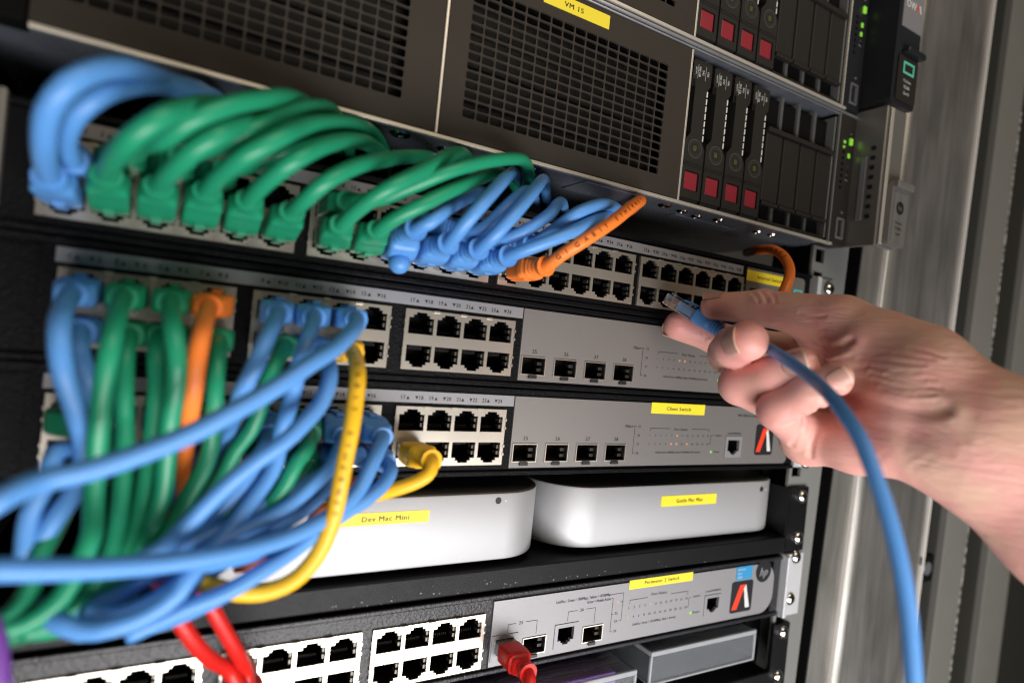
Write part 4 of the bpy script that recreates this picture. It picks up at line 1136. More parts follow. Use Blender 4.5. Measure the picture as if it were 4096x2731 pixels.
    ('blue', 'blue cable on the lower edge of the bundle nearest the red cables', None, None, [[-46.1, -40.0, -78.0], [-55.4, -44.0, -82.9], [-63.9, -47.0, -87.0], [-74.3, -48.0, -92.3], [-82.9, -48.0, -95.9], [-88.6, -44.0, -99.7], [-94.4, -36.0, -104.6]], 2.8, 'patch cables hanging from the lower switches', None),
    ('green', 'green cable fanning out at the lower left below the blue cable', None, None, [[-114.4, -36.0, -49.6], [-117.3, -40.0, -57.6], [-120.4, -44.0, -67.3], [-123.1, -50.0, -74.6], [-123.7, -54.0, -81.5], [-126.6, -58.0, -86.4], [-131.6, -60.0, -88.3]], 2.9, 'patch cables hanging from the lower switches', None),
    ('orange', 'orange cable glimpsed between blue cables in front of the small computer', None, None, [[-24.1, -24.0, -60.2], [-29.3, -26.0, -66.5], [-35.9, -28.0, -70.0], [-40.7, -29.0, -73.7], [-44.0, -30.0, -79.0], [-52.1, -34.0, -83.5], [-59.7, -36.0, -86.1], [-68.5, -38.0, -86.1]], 2.4, 'patch cables hanging from the lower switches', None),
    ('blue', 'blue cable under the diagonal one leaving a boot hidden by green cables', [-58.5, 0.0, -40.8], [-60.1, -30.0, -43.5], [[-63.4, -36.0, -47.0], [-67.5, -40.0, -53.7], [-73.9, -42.0, -62.0], [-79.8, -42.0, -69.7], [-87.0, -44.0, -76.5], [-94.9, -46.0, -83.4]], 2.8, 'patch cables hanging from the lower switches', 't'),
    ('green', 'green cable deep in the bundle behind the slanting blue ones', [-44.5, 0.0, -53.4], [-45.3, -26.0, -56.7], [[-49.0, -30.0, -59.8], [-54.8, -32.0, -67.9], [-61.9, -34.0, -74.9], [-68.8, -36.0, -79.9], [-78.3, -40.0, -84.4]], 2.8, 'patch cables hanging from the lower switches', 'b'),
    ('blue', 'blue cable deep in the bundle just left of the long yellow cable', [-30.5, 0.0, -53.4], [-34.4, -26.0, -57.8], [[-37.5, -30.0, -61.8], [-44.6, -32.0, -68.4], [-55.0, -36.0, -73.1], [-63.7, -38.0, -77.3], [-74.8, -44.0, -83.3], [-84.7, -48.0, -89.3]], 2.8, 'patch cables hanging from the lower switches', 'b'),
    ('blue', 'blue cable low behind the green ones near the left red cable', [-94.6, 0.0, -40.8], [-93.2, -28.0, -44.1], [[-90.8, -30.0, -54.1], [-89.4, -30.0, -64.6], [-89.9, -32.0, -75.9], [-93.6, -38.0, -85.2]], 2.8, 'patch cables hanging from the lower switches', 't'),
    ('green', 'green cable hidden behind the orange one in the second port block row', [-80.7, 0.0, -40.8], [-76.7, -24.0, -43.2], [[-76.2, -24.0, -52.6], [-77.9, -26.0, -63.1], [-80.6, -28.0, -73.2], [-84.7, -34.0, -83.1]], 2.8, 'patch cables hanging from the lower switches', 't'),
    ('blue', 'straight blue cable between the diagonal cable and the horizontal one', None, None, [[-22.1, -20.0, -50.5], [-30.6, -26.0, -53.0], [-41.7, -32.0, -57.0], [-53.4, -38.0, -61.6], [-62.2, -40.0, -65.3], [-71.8, -42.0, -70.2], [-79.6, -44.0, -73.0], [-88.4, -48.0, -75.3], [-96.7, -50.0, -76.3]], 2.8, 'patch cables hanging from the lower switches', None),
    ('green', 'green cable at the back between the two leftmost green pairs', [-122.6, 0.0, -40.8], [-108.9, -26.0, -41.0], [[-102.8, -30.0, -51.0], [-100.5, -32.0, -59.3], [-101.5, -34.0, -67.3], [-104.9, -38.0, -76.4], [-110.4, -44.0, -83.9], [-118.6, -50.0, -88.4]], 2.8, 'patch cables hanging from the lower switches', 't'),
    ('blue', 'dark blue cable at the back right below the orange cable', [-80.7, 0.0, -53.4], [-74.6, -24.0, -59.0], [[-79.1, -27.0, -65.9], [-84.6, -28.0, -73.8], [-91.1, -30.0, -80.2], [-99.7, -34.0, -86.1], [-108.7, -40.0, -88.4]], 2.7, 'patch cables hanging from the lower switches', 'b'),
    ('green', 'green cable at the back crossing under the slanting blue cables', [-58.5, 0.0, -53.4], [-57.6, -24.0, -57.0], [[-62.9, -27.0, -61.8], [-70.6, -29.0, -68.1], [-79.9, -30.0, -75.0], [-88.9, -34.0, -80.5], [-98.3, -38.0, -87.5], [-107.0, -44.0, -91.7]], 2.8, 'patch cables hanging from the lower switches', 'b'),
    ('yellow', 'long yellow cable hanging in front of the bundle and curving left', [-30.5, 0.0, -8.9], [-32.2, -34.0, -9.4], [[-34.6, -46.0, -16.9], [-35.8, -50.0, -26.2], [-36.8, -52.0, -35.6], [-37.8, -52.0, -45.1], [-38.6, -52.0, -54.5], [-39.3, -50.0, -66.5], [-42.9, -48.0, -80.4], [-50.1, -46.0, -90.0], [-59.7, -45.0, -93.4], [-70.3, -46.0, -91.4], [-80.0, -48.0, -86.3]], 3.0, 'yellow patch cables', 'b'),
    ('yellow', 'short yellow cable with a clear plug beside the empty ports', [6.1, 0.0, -53.4], [5.0, -30.0, -51.8], [[3.4, -33.0, -55.5], [1.1, -33.0, -57.9], [-3.5, -32.0, -60.6], [-11.1, -32.0, -62.8], [-17.9, -34.0, -63.8], [-27.0, -36.0, -65.6], [-36.4, -36.0, -71.8]], 2.9, 'yellow patch cables', 'b'),
    ('red', 'left red cable of the pair running into the bottom switch', [-58.5, 0.0, -142.7], [-56.8, -14.0, -140.2], [[-65.4, -26.0, -129.4], [-73.6, -36.0, -118.5], [-80.3, -42.0, -107.9], [-85.8, -44.0, -97.9], [-89.4, -42.0, -91.2], [-92.4, -36.0, -84.6]], 2.7, 'red patch cables', 't'),
    ('red', 'right red cable of the pair running into the bottom switch', [-58.5, 0.0, -155.3], [-54.9, -14.0, -145.7], [[-58.4, -22.0, -134.0], [-63.6, -30.0, -121.3], [-69.5, -34.0, -109.9], [-74.9, -36.0, -99.5], [-78.5, -34.0, -92.7], [-81.6, -30.0, -86.3]], 2.7, 'red patch cables', 'b'),
    ('purple', 'purple cable passing the bottom left corner of the picture', None, None, [[-134.9, -60.0, -80.9], [-130.2, -62.0, -87.6], [-128.3, -64.0, -93.9], [-126.4, -66.0, -104.7]], 2.6, None, None),
    ('orange', 'orange cable looping down behind the hand beside the Internal Switch label', [230.5, 0.0, 43.0], [209.8, -26.0, 37.4], [[207.1, -34.0, 37.1], [207.2, -37.0, 42.1], [211.1, -37.0, 49.6], [217.6, -33.0, 58.2], [222.8, -25.0, 66.9], [228.5, -12.0, 73.7], [235.4, 4.0, 76.0], [261.4, 36.0, 80.6]], 3.0, None, 'b'),
    ('red', 'single red cable with a ribbed boot plugged into the silver face of the bottom switch', [68.7, 0.0, -154.5], [68.2, -25.0, -155.2], [[67.3, -28.0, -156.8], [65.9, -31.0, -162.7], [62.6, -34.0, -172.5]], 2.8, 'red patch cables', 'b'),
]
HELD = [[166.5, -40.0, 16.5], [162.3, -50.2, 14.8], [149.8, -68.5, 12.3], [136.4, -86.1, 9.8], [125.2, -102.8, 5.8], [119.6, -115.7, 1.4], [112.5, -127.8, -2.9], [102.6, -139.4, -6.4], [97.8, -148.2, -11.8], [95.6, -155.0, -18.0], [93.9, -161.0, -27.0], [93.6, -165.5, -35.8], [94.0, -170.5, -49.0], [94.7, -174.4, -64.2], [94.6, -177.9, -83.7], [94.1, -180.0, -98.8], [91.2, -183.0, -126.4], [89.5, -184.5, -166.5]]
PLUG = [[147.6, -9.2, 34.0], [162.5, -35.3, 18.3]]
HJ = {'tT': [156.9, -34.3, 30.3], 'tI': [168.3, -56.0, 31.3], 'tM': [177.3, -93.6, 25.5], 'tC': [180.5, -128.0, 9.9], 'iT': [153.8, -12.9, 19.0], 'iD': [171.5, -23.2, 14.7], 'iP': [187.7, -38.4, 11.9], 'iM': [209.3, -68.4, 9.3], 'mT': [122.4, -86.0, 11.7], 'mD': [128.3, -74.4, 8.8], 'mP': [142.1, -60.5, 5.8], 'mM': [195.6, -72.0, -8.9], 'rT': [140.4, -100.0, 3.7], 'rD': [137.6, -88.0, -2.2], 'rP': [136.7, -72.5, -8.3], 'rM': [182.0, -80.4, -22.5], 'pT': [144.7, -114.1, -0.2], 'pD': [139.6, -105.4, -7.7], 'pP': [138.1, -93.0, -17.0], 'pM': [168.5, -88.7, -29.6], 'w1': [177.7, -133.3, -3.0], 'w2': [185.4, -156.4, -16.0], 'w3': [195.7, -178.6, -29.2], 'v1': [171.3, -132.0, -18.7], 'v2': [179.1, -150.4, -21.8], 'v3': [194.7, -180.4, -46.9], 'th': [179.2, -108.7, 8.2], 'th2': [179.9, -123.0, 0.5], 'hy': [169.1, -112.3, -26.1], 'pc': [207.5, -83.6, -12.5], 'wp': [203.5, -111.4, -14.9], 'web': [180.7, -72.5, 23.7], 'web2': [197.6, -75.4, 13.8], 'w4': [240.7, -233.6, -74.2], 'v4': [239.7, -235.4, -94.9]}
CREASES = [[[[138.7, -105.0, -17.4], [144.2, -101.5, -19.0], [145.5, -100.8, -20.3], [146.1, -100.5, -21.5], [146.0, -100.3, -22.6], [146.0, -100.0, -23.7], [146.3, -99.5, -24.9], [146.5, -98.6, -26.3], [147.1, -97.4, -27.8], [148.1, -95.9, -29.4], [149.1, -94.8, -30.5], [150.4, -93.5, -31.6], [152.0, -91.9, -32.8]], 0.9, 1.5], [[[139.9, -111.1, -13.0], [160.1, -97.9, -16.5], [157.1, -100.0, -18.4], [155.5, -101.1, -20.5], [154.7, -101.3, -21.9], [154.3, -101.3, -23.3], [154.0, -101.2, -24.8], [154.0, -100.8, -26.5], [154.2, -100.3, -28.3], [154.7, -99.5, -30.2], [155.8, -98.9, -32.2], [157.0, -98.1, -34.3], [158.6, -97.1, -36.5]], 1.0, 1.5], [[[133.7, -98.0, -23.2], [134.2, -98.8, -22.7], [134.7, -99.5, -22.3], [135.3, -100.2, -21.9], [136.0, -101.0, -21.2], [136.7, -101.7, -20.6], [137.4, -102.4, -19.9], [137.4, -103.3, -18.9], [137.2, -104.3, -17.8], [136.9, -105.4, -16.7]], 0.7, 1.5], [[[140.8, -115.7, -7.3], [168.0, -102.4, -8.6], [162.2, -109.7, -8.6], [158.1, -115.8, -8.6], [155.5, -120.1, -8.9], [153.8, -123.8, -9.2], [152.7, -127.1, -9.6], [152.0, -130.7, -9.7], [152.0, -133.9, -9.8], [152.4, -136.8, -10.0], [153.2, -139.6, -9.7], [154.1, -142.3, -9.4], [154.8, -144.9, -9.1], [155.4, -146.5, -8.7], [155.9, -148.1, -8.3], [156.4, -149.7, -7.9]], 2.4, 3.0], [[[175.3, -76.9, 14.5], [177.4, -77.9, 13.7], [179.3, -79.1, 12.9], [181.0, -80.3, 12.1], [181.8, -82.1, 12.2], [166.8, -94.1, 11.7], [163.6, -98.3, 11.6], [162.3, -100.8, 12.2], [161.6, -103.0, 12.8], [161.2, -105.0, 13.5], [161.1, -106.2, 14.4], [161.1, -107.3, 15.3], [161.3, -108.3, 16.2]], 1.8, 2.4], [[[138.7, -106.9, 6.2], [142.0, -106.9, 6.2], [185.2, -80.7, 6.9], [165.7, -95.9, 6.5], [161.7, -102.3, 7.5], [160.6, -106.6, 8.5], [160.3, -110.4, 9.5]], 0.5, 1.2], [[[141.7, -107.4, 3.7], [139.4, -112.8, 3.6], [139.7, -116.4, 3.5], [141.8, -118.8, 3.4], [160.6, -110.7, 4.3], [159.8, -114.7, 5.1], [158.9, -118.6, 5.9]], 0.5, 1.2], [[[135.9, -82.2, -13.7], [134.8, -81.3, -14.0], [133.9, -80.3, -14.3], [133.0, -79.3, -14.6], [132.6, -78.4, -14.9], [132.3, -77.5, -15.3], [132.1, -76.6, -15.7]], 0.45, 1.1], [[[152.6, -120.4, -21.3], [152.3, -122.7, -22.1], [152.1, -124.9, -22.8], [152.0, -127.0, -23.5], [151.7, -128.8, -22.9], [151.5, -130.6, -22.3], [151.3, -132.4, -21.8]], 0.28, 1.5], [[[151.6, -128.3, -14.7], [151.1, -131.0, -15.4], [151.0, -133.4, -16.0], [151.3, -135.6, -16.7], [151.6, -137.1, -17.1], [151.9, -138.6, -17.4], [152.3, -140.0, -17.8]], 0.28, 1.5], [[[153.6, -117.3, -17.8], [153.0, -120.0, -18.0], [152.4, -122.7, -18.3], [151.8, -125.3, -18.5], [151.5, -127.3, -19.3], [151.3, -129.2, -20.2], [151.3, -131.0, -21.1]], 0.28, 1.5], [[[152.6, -139.3, -12.2], [153.2, -141.4, -12.5], [153.6, -143.6, -12.8], [154.0, -145.7, -13.0], [154.2, -147.6, -13.9], [154.4, -149.5, -14.8], [154.6, -151.3, -15.7], [154.6, -152.7, -16.9], [154.8, -154.0, -18.1], [155.0, -155.3, -19.2]], 0.28, 1.5], [[[153.8, -142.1, -10.5], [154.2, -144.3, -10.8], [154.6, -146.4, -11.1], [155.0, -148.5, -11.3], [155.2, -150.3, -12.0], [155.4, -152.1, -12.7], [155.6, -153.9, -13.4], [155.6, -155.4, -14.6], [155.8, -156.9, -15.7], [156.0, -158.3, -16.8]], 0.28, 1.5], [[[152.2, -135.9, -24.3], [152.6, -137.3, -24.6], [153.0, -138.8, -25.0], [153.3, -140.2, -25.3], [153.6, -142.5, -25.3], [153.9, -144.7, -25.2], [154.1, -146.9, -25.2]], 0.28, 1.5], [[[155.2, -138.5, -30.1], [154.6, -139.9, -28.8], [154.2, -141.2, -27.4], [153.9, -142.4, -26.1], [153.7, -143.4, -25.1], [153.6, -144.3, -24.1], [153.6, -145.2, -23.0]], 0.28, 1.5], [[[153.6, -146.3, -16.7], [153.8, -148.0, -17.6], [154.0, -149.7, -18.5], [154.2, -151.3, -19.4], [154.4, -152.3, -20.6], [154.6, -153.2, -21.8], [154.8, -154.1, -23.0]], 0.28, 1.5], [[[155.2, -127.9, -31.2], [154.3, -129.8, -29.7], [153.5, -131.6, -28.2], [152.8, -133.3, -26.8], [152.3, -134.3, -25.3], [151.9, -135.2, -23.8], [151.7, -135.9, -22.4]], 0.28, 1.5], [[[156.2, -140.6, -31.6], [155.7, -142.3, -30.6], [155.3, -144.0, -29.5], [155.0, -145.6, -28.6], [154.7, -146.8, -27.5], [154.5, -147.9, -26.4], [154.4, -149.0, -25.3]], 0.28, 1.5], [[[158.5, -120.2, 6.0], [157.4, -123.8, 5.6], [156.4, -127.2, 5.2], [155.9, -130.3, 4.8], [156.0, -133.4, 4.9], [156.3, -136.3, 4.9], [157.0, -139.0, 5.0]], 0.45, 1.0], [[[158.3, -119.3, 3.2], [156.6, -123.9, 2.6], [155.4, -128.1, 2.1], [155.0, -131.8, 1.6], [155.2, -135.3, 1.8], [156.0, -138.6, 2.0], [157.1, -141.6, 2.1]], 0.5, 1.0], [[[157.0, -121.6, 0.6], [155.3, -126.2, -0.1], [154.4, -130.2, -0.8], [154.2, -133.8, -1.5], [154.8, -137.5, -1.0], [156.0, -140.8, -0.5], [157.4, -144.0, -0.1]], 0.55, 1.0], [[[154.8, -125.8, -2.4], [153.9, -129.9, -2.9], [153.6, -133.4, -3.5], [153.8, -136.7, -4.0], [154.8, -139.8, -3.6], [155.9, -142.7, -3.1], [157.2, -145.5, -2.7]], 0.55, 1.0], [[[153.3, -129.6, -5.3], [153.0, -133.2, -5.7], [153.2, -136.4, -6.1], [153.8, -139.3, -6.5], [154.9, -142.1, -6.0], [156.0, -144.8, -5.5], [157.0, -147.5, -4.9]], 0.55, 1.0], [[[158.5, -123.9, 9.0], [157.8, -127.0, 8.8], [157.3, -129.8, 8.5], [157.2, -132.4, 8.3], [157.6, -135.1, 8.5], [158.2, -137.6, 8.6], [159.0, -140.0, 8.8]], 0.45, 1.0], [[[159.3, -128.4, 12.1], [159.0, -131.2, 11.7], [158.9, -133.7, 11.4], [159.1, -136.1, 11.0], [159.7, -138.2, 11.0], [160.5, -140.2, 11.0], [161.5, -142.1, 11.0]], 0.45, 1.0], [[[161.4, -132.7, 15.2], [161.4, -135.0, 14.7], [161.7, -137.1, 14.2], [162.1, -139.2, 13.7], [162.6, -140.9, 13.3], [163.3, -142.6, 12.8], [164.1, -144.2, 12.3]], 0.52, 1.0], [[[155.7, -127.4, 2.8], [155.4, -130.6, 3.0], [155.5, -133.4, 3.2], [155.8, -136.1, 3.4], [156.5, -139.0, 3.3], [157.4, -141.7, 3.2], [158.7, -144.2, 3.1]], 0.45, 1.0], [[[154.5, -132.2, -0.0], [154.8, -134.9, 0.3], [155.3, -137.5, 0.6], [156.0, -139.9, 0.9], [156.9, -142.2, 0.7], [157.9, -144.5, 0.5], [158.9, -146.7, 0.3]], 0.45, 1.0], [[[160.5, -55.2, 37.6], [160.2, -56.3, 37.0], [160.1, -57.3, 36.5], [160.0, -58.2, 36.0], [159.8, -59.0, 35.0], [159.6, -59.8, 34.0], [159.6, -60.4, 33.1]], 0.6, 1.0], [[[162.2, -58.7, 38.4], [161.9, -59.8, 37.7], [161.7, -60.9, 37.0], [161.6, -61.8, 36.3], [161.3, -62.7, 35.3], [161.0, -63.5, 34.2], [160.9, -64.2, 33.2]], 0.6, 1.0], [[[164.0, -63.1, 38.1], [163.7, -64.1, 37.5], [163.4, -65.1, 36.9], [163.1, -66.0, 36.3], [162.6, -66.9, 35.3], [162.1, -67.7, 34.3], [161.8, -68.3, 33.3]], 0.5, 1.0], [[[159.2, -25.4, 18.9], [159.3, -25.7, 17.8], [159.4, -25.9, 16.7], [159.6, -25.9, 15.6], [160.1, -26.0, 14.6], [160.6, -26.1, 13.6], [161.2, -26.1, 12.6]], 0.6, 1.0], [[[161.7, -26.6, 19.2], [161.7, -27.0, 18.1], [161.9, -27.4, 17.0], [162.1, -27.7, 15.9], [162.3, -27.8, 15.2], [162.5, -27.9, 14.4], [162.7, -28.0, 13.7]], 0.6, 1.0], [[[160.4, -26.2, 18.4], [160.5, -26.4, 17.5], [160.6, -26.6, 16.6], [160.9, -26.8, 15.7], [161.1, -26.9, 15.0], [161.4, -26.9, 14.3], [161.7, -27.0, 13.6]], 0.4, 0.9], [[[163.1, -81.2, 28.4], [163.4, -83.0, 27.9], [163.6, -84.9, 27.3], [163.8, -86.8, 26.7], [163.9, -88.9, 26.9], [164.0, -91.0, 27.0], [164.1, -93.1, 27.2]], 0.6, 1.2], [[[162.3, -74.9, 26.7], [162.8, -77.1, 25.7], [163.3, -79.2, 24.8], [163.8, -81.2, 23.9], [164.0, -83.9, 23.7], [164.2, -86.6, 23.5], [164.2, -89.4, 23.4]], 0.4, 1.1]]
PALM_HOLLOWS = [[[[160.8, -107.2, -11.8], [158.2, -111.1, -12.5], [156.4, -114.4, -13.2], [154.9, -117.5, -14.0], [153.4, -121.5, -14.4], [152.2, -125.1, -14.9], [151.5, -128.4, -15.3], [151.1, -131.2, -15.6], [151.1, -133.8, -16.0], [151.4, -136.1, -16.3]], 4.0, 11], [[[189.5, -54.4, 17.0], [176.8, -66.4, 15.4], [175.4, -70.0, 14.4], [176.3, -71.8, 13.5], [137.6, -101.9, 10.4], [137.4, -104.5, 8.9], [138.4, -106.2, 7.5]], 3.0, 9]]
# ------------------------------------------------------------------ cables
M['brown'] = mat('faded brown print', (0.16, 0.085, 0.01), 0.5)
def boot_profile(t, w=6.4, h=4.9, r=4.4, ribs=True):
    """half width, half height and squareness along the boot"""
    k = max(0.0, min(1.0, (t - 0.48) / 0.34)); k = k * k * (3 - 2 * k)
    a = w + (r - w) * k; b = h + (r - h) * k
    if ribs and 0.5 < t < 0.93:
        ph = (t - 0.5) / 0.43 * 5
        if ph % 1 < 0.42: a -= 0.55; b -= 0.55
    if t > 0.95: a += 0.25; b += 0.25
    return a, b, 5.0 - 2.9 * k

def block_profile(t, w=6.1, h=4.15, r=3.9):
    """square block that ends in a rounded shoulder and a raised collar"""
    if t < 0.66: return w, h, 7.0
    if t < 0.80:
        k = (t - 0.66) / 0.14; k = k * k
        return w - 1.4 * k, h - 0.7 * k, 7.0 - 3.6 * k
    if t < 0.84: return 4.6, 3.9, 2.6
    if t < 0.97: return 4.2, 3.7, 2.1
    return 4.5, 4.0, 2.1

def boot_mesh(bm, path, w=6.4, h=4.9, r=4.4, block=False):
    m = 24
    def prof(i, n):
        a, b, e = block_profile(i / (n - 1)) if block else boot_profile(i / (n - 1), w, h, r)
        out = []
        for k in range(m):
            t = 2 * math.pi * k / m
            c, s = math.cos(t), math.sin(t)
            out.append((a * math.copysign(abs(c) ** (2 / e), c), b * math.copysign(abs(s) ** (2 / e), s)))
        return out
    return sweep(bm, path, prof, True, 0)

def plug_mesh(bm, p0, d, up, length=20.0):
    """clear 8P8C plug from p0 (tip) along d; latch on the 'up' side"""
    d = Vector(d).normalized(); u = (Vector(up) - d * Vector(up).dot(d)).normalized(); s = d.cross(u)
    def bx(l0, l1, a0, a1, b0, b1, mi=0, c=0):
        v = [bm.verts.new(Vector(p0) + d * l + s * a + u * b) for l, a, b in ((l0, a0, b0), (l1, a0, b0), (l1, a1, b0), (l0, a1, b0), (l0, a0, b1), (l1, a0, b1), (l1, a1, b1), (l0, a1, b1))]
        fs = [bm.faces.new([v[i] for i in q]) for q in ((3, 2, 1, 0), (4, 5, 6, 7), (0, 1, 5, 4), (1, 2, 6, 5), (2, 3, 7, 6), (3, 0, 4, 7))]
        for f in fs: f.material_index = mi
        bmesh.ops.recalc_face_normals(bm, faces=fs)
        if c: bmesh.ops.bevel(bm, geom=list({e for f in fs for e in f.edges}), offset=c, segments=1, affect='EDGES')
    bx(0, length, -5.8, 5.8, -3.9, 2.6, 0, 0.45)
    bx(1.0, length - 3, -1.9, 1.9, 2.9, 3.8)
    for i in range(8):
        bx(0.6, 7.0, -3.8 + i * 1.02, -3.5 + i * 1.02, -3.2, -1.2, 1)

def on_path_text(bm, path, s, start, pitch, h, r, view):
    L = [0.0]
    for a, b in zip(path[:-1], path[1:]): L.append(L[-1] + (b - a).length)
    for k, ch in enumerate(s):
        if ch == ' ': continue
        q = start + pitch * k
        i = max(1, min(len(path) - 2, next((j for j, l in enumerate(L) if l > q), len(path) - 2)))
        f = (q - L[i - 1]) / max(1e-6, L[i] - L[i - 1])
        p = path[i - 1].lerp(path[i], f)
        t = (path[i + 1] - path[i - 1]).normalized()
        n = (view - p); n = (n - t * n.dot(t)).normalized()
        up = n.cross(t)
        text(bm, ch, p + n * (r + 0.18) - up * (h * 0.5), h, t, up, 'C', sx=1.15)

CAMP = Vector((-101.586, -269.317, 2.099))
def cable(col, label, P, mouth, pts, r, group, row):
    base = P or pts[0]
    t = thing('patch_cable', label, 'cable', base, group)
    jm = M['cord' + col]
    if P:
        P = Vector(P); mo = Vector(mouth)
        if P.z < 20 and P.x < 0: mo = P + Vector(((mo.x - P.x) * 0.75, -27, (mo.z - P.z) * 0.35 - 0.5))
        bp = spline([P + Vector((0, -5, 0)), P + Vector((0, -13.5, 0)), P.lerp(mo, 0.62) , mo], 0.9)
        block = col == 'green' or P.x < -40 or P.z < 20 and col != 'red' and P.x < 0
        up = Vector((0, 0, 1)) if row == 't' else Vector((0, 0, -1))
        bm = bmesh.new(); boot_mesh(bm, bp, block=block)
        part('boot', bm, jm, t, 'auto')
        bm = bmesh.new(); plug_mesh(bm, P + Vector((0, 9.5, 0)), (0, -1, 0), up, 16.5)
        part('plug', bm, [M['clear'], M['gold']], t)
        bm = bmesh.new()
        z = P.z + up.z * 4.6
        box(bm, P.x - 1.8, P.x + 1.8, -15, -2, z - 0.6, z + 0.9, 0.35)
        part('latch_cover', bm, jm, t)
        path = spline([bp[len(bp) // 2], mo] + [Vector(q) for q in pts], 3.0)
    else:
        path = spline([Vector(q) for q in pts], 3.0)
    bm = bmesh.new(); tube(bm, path, r, 16)
    part('jacket', bm, jm, t, True)
    if col == 'orange' and P and P[2] > 30 and P[0] < 100:
        bm = bmesh.new(); on_path_text(bm, path, 'GIGABIT ETHERNET', 22, 4.1, 2.1, r, CAMP)
        part('lettering', bm, M['ink'], t)
    if col == 'orange' and P and P[0] > 200:
        bm = bmesh.new(); on_path_text(bm, path[::-1], 'ETHERNET', 42, 5.0, 2.1, r, CAMP)
        part('lettering', bm, M['ink'], t)
    if label.startswith('long yellow'):
        bm = bmesh.new(); on_path_text(bm, path, 'GIGABIT ETHERNET', 20, 4.0, 1.9, r, CAMP)
        part('lettering', bm, M['brown'], t)
    if 'knob' in label:
        bm = bmesh.new()
        bmesh.ops.create_uvsphere(bm, u_segments=20, v_segments=12, radius=4.6, matrix=Matrix.Translation((P.x - 0.8, -15, P.z - 6.4)))
        part('latch_knob', bm, jm, t, True)
    return t
for c in CABLES: cable(*c)

# the cable in the hand
def held_cable():
    pts = [Vector(p) for p in HELD]
    tip, end = Vector(PLUG[0]), Vector(PLUG[1])
    t = thing('patch_cable', 'blue cable held in the hand, its clear plug pointing at the empty ports', 'cable', tip)
    d = (end - tip).normalized()
    up = Vector((0, 0, 1)) * 0.8 + RIGHT * 0.45 - FWD * 0.25
    bm = bmesh.new(); plug_mesh(bm, tip, d, up, 19)
    part('plug', bm, [M['clear'], M['gold']], t)
    bm = bmesh.new()
    u = (up - d * up.dot(d)).normalized()
    fr = spline([tip + d * 8, tip + d * 16, tip + d * 24, end], 0.7)
    m = 20
    def prof(i, n):
        k = i / (n - 1)
        if k < 0.36: a, b, e = 4.6, 2.6, 4.0
        elif k < 0.40: a, b, e = 4.6 + (k - .36) * 35, 2.6 + (k - .36) * 35, 4.0
        else: a, b, e = boot_profile((k - 0.40) / 0.60, 6.0, 4.2, 4.2)
        out = []
        for j in range(m):
            th = 2 * math.pi * j / m; c, s = math.cos(th), math.sin(th)
            out.append((a * math.copysign(abs(c) ** (2 / e), c), b * math.copysign(abs(s) ** (2 / e), s)))
        return out
    sweep(bm, fr, prof, True, 0, up=u)
    part('boot', bm, M['cordblue'], t, 'auto')
    bm = bmesh.new()
    s = d.cross(u)
    v = [tip + d * l + s * a + u * b for l, a, b in ((9, -2, 2.8), (22, -2, 4.9), (22, 2, 4.9), (9, 2, 2.8), (9, -2, 4.2), (22, -2, 6.0), (22, 2, 6.0), (9, 2, 4.2))]
    vv = [bm.verts.new(p) for p in v]
    fs = [bm.faces.new([vv[i] for i in q]) for q in ((3, 2, 1, 0), (4, 5, 6, 7), (0, 1, 5, 4), (1, 2, 6, 5), (2, 3, 7, 6), (3, 0, 4, 7))]
    bmesh.ops.recalc_face_normals(bm, faces=fs)
    part('latch_cover', bm, M['cordblue'], t)
    path = spline([end - d * 8, end] + pts, 3.0)
    bm = bmesh.new(); tube(bm, path, 2.45, 18)
    part('jacket', bm, M['cordblue'], t, True)
held_cable()
# ------------------------------------------------------------------ the hand
def hand_field(HJ):
    J = {k: np.array(v, float) for k, v in HJ.items()}
    def cone(a, b, ra, rb): return ('c', J[a], J[b], ra, rb)
    def ball(a, r): return ('c', J[a], J[a] + 0.01, r, r)
    palm = [cone('iM', 'w1', 11, 19), cone('mM', 'wp', 11, 15), cone('rM', 'wp', 11, 15), cone('pM', 'v1', 10.2, 17.5), cone('iM', 'mM', 11, 11),
            cone('mM', 'rM', 11, 11), cone('rM', 'pM', 11, 11.5), cone('pc', 'wp', 11, 14), ball('hy', 14.5),
            cone('tM', 'tC', 11.6, 17), cone('th', 'th2', 18.5, 18), cone('web', 'web2', 11, 12), cone('w1', 'w2', 21.5, 22), cone('w2', 'w3', 22, 23), cone('v1', 'v2', 18.5, 22), cone('v2', 'v3', 22, 24), cone('w3', 'w4', 23, 25), cone('v3', 'v4', 24, 26)]
    fing = {
        't': [('tM', 'tI', 12.2, 9.0), ('tI', 'tT', 9.0, 7.2)],
        'i': [('iM', 'iP', 11, 9.3), ('iP', 'iD', 9.3, 8.6), ('iD', 'iT', 8.6, 8.1)],
        'm': [('mM', 'mP', 11, 9.8), ('mP', 'mD', 9.6, 8.9), ('mD', 'mT', 8.9, 8.9)],
        'r': [('rM', 'rP', 10.2, 8.9), ('rP', 'rD', 8.9, 7.9), ('rD', 'rT', 7.9, 7.5)],
        'p': [('pM', 'pP', 10.0, 8.3), ('pP', 'pD', 8.3, 7.0), ('pD', 'pT', 7.0, 6.6)],
    }
    return J, palm, fing

def sd_cone(P, a, b, ra, rb):
    ba = b - a
    t = np.clip(((P - a) @ ba) / max(ba @ ba, 1e-9), 0, 1)
    d = P - a - t[..., None] * ba
    return np.sqrt((d * d).sum(-1)) - (ra + (rb - ra) * t)

def smin(a, b, k):
    h = np.clip(0.5 + 0.5 * (b - a) / k, 0, 1)
    return b * (1 - h) + a * h - k * h * (1 - h)

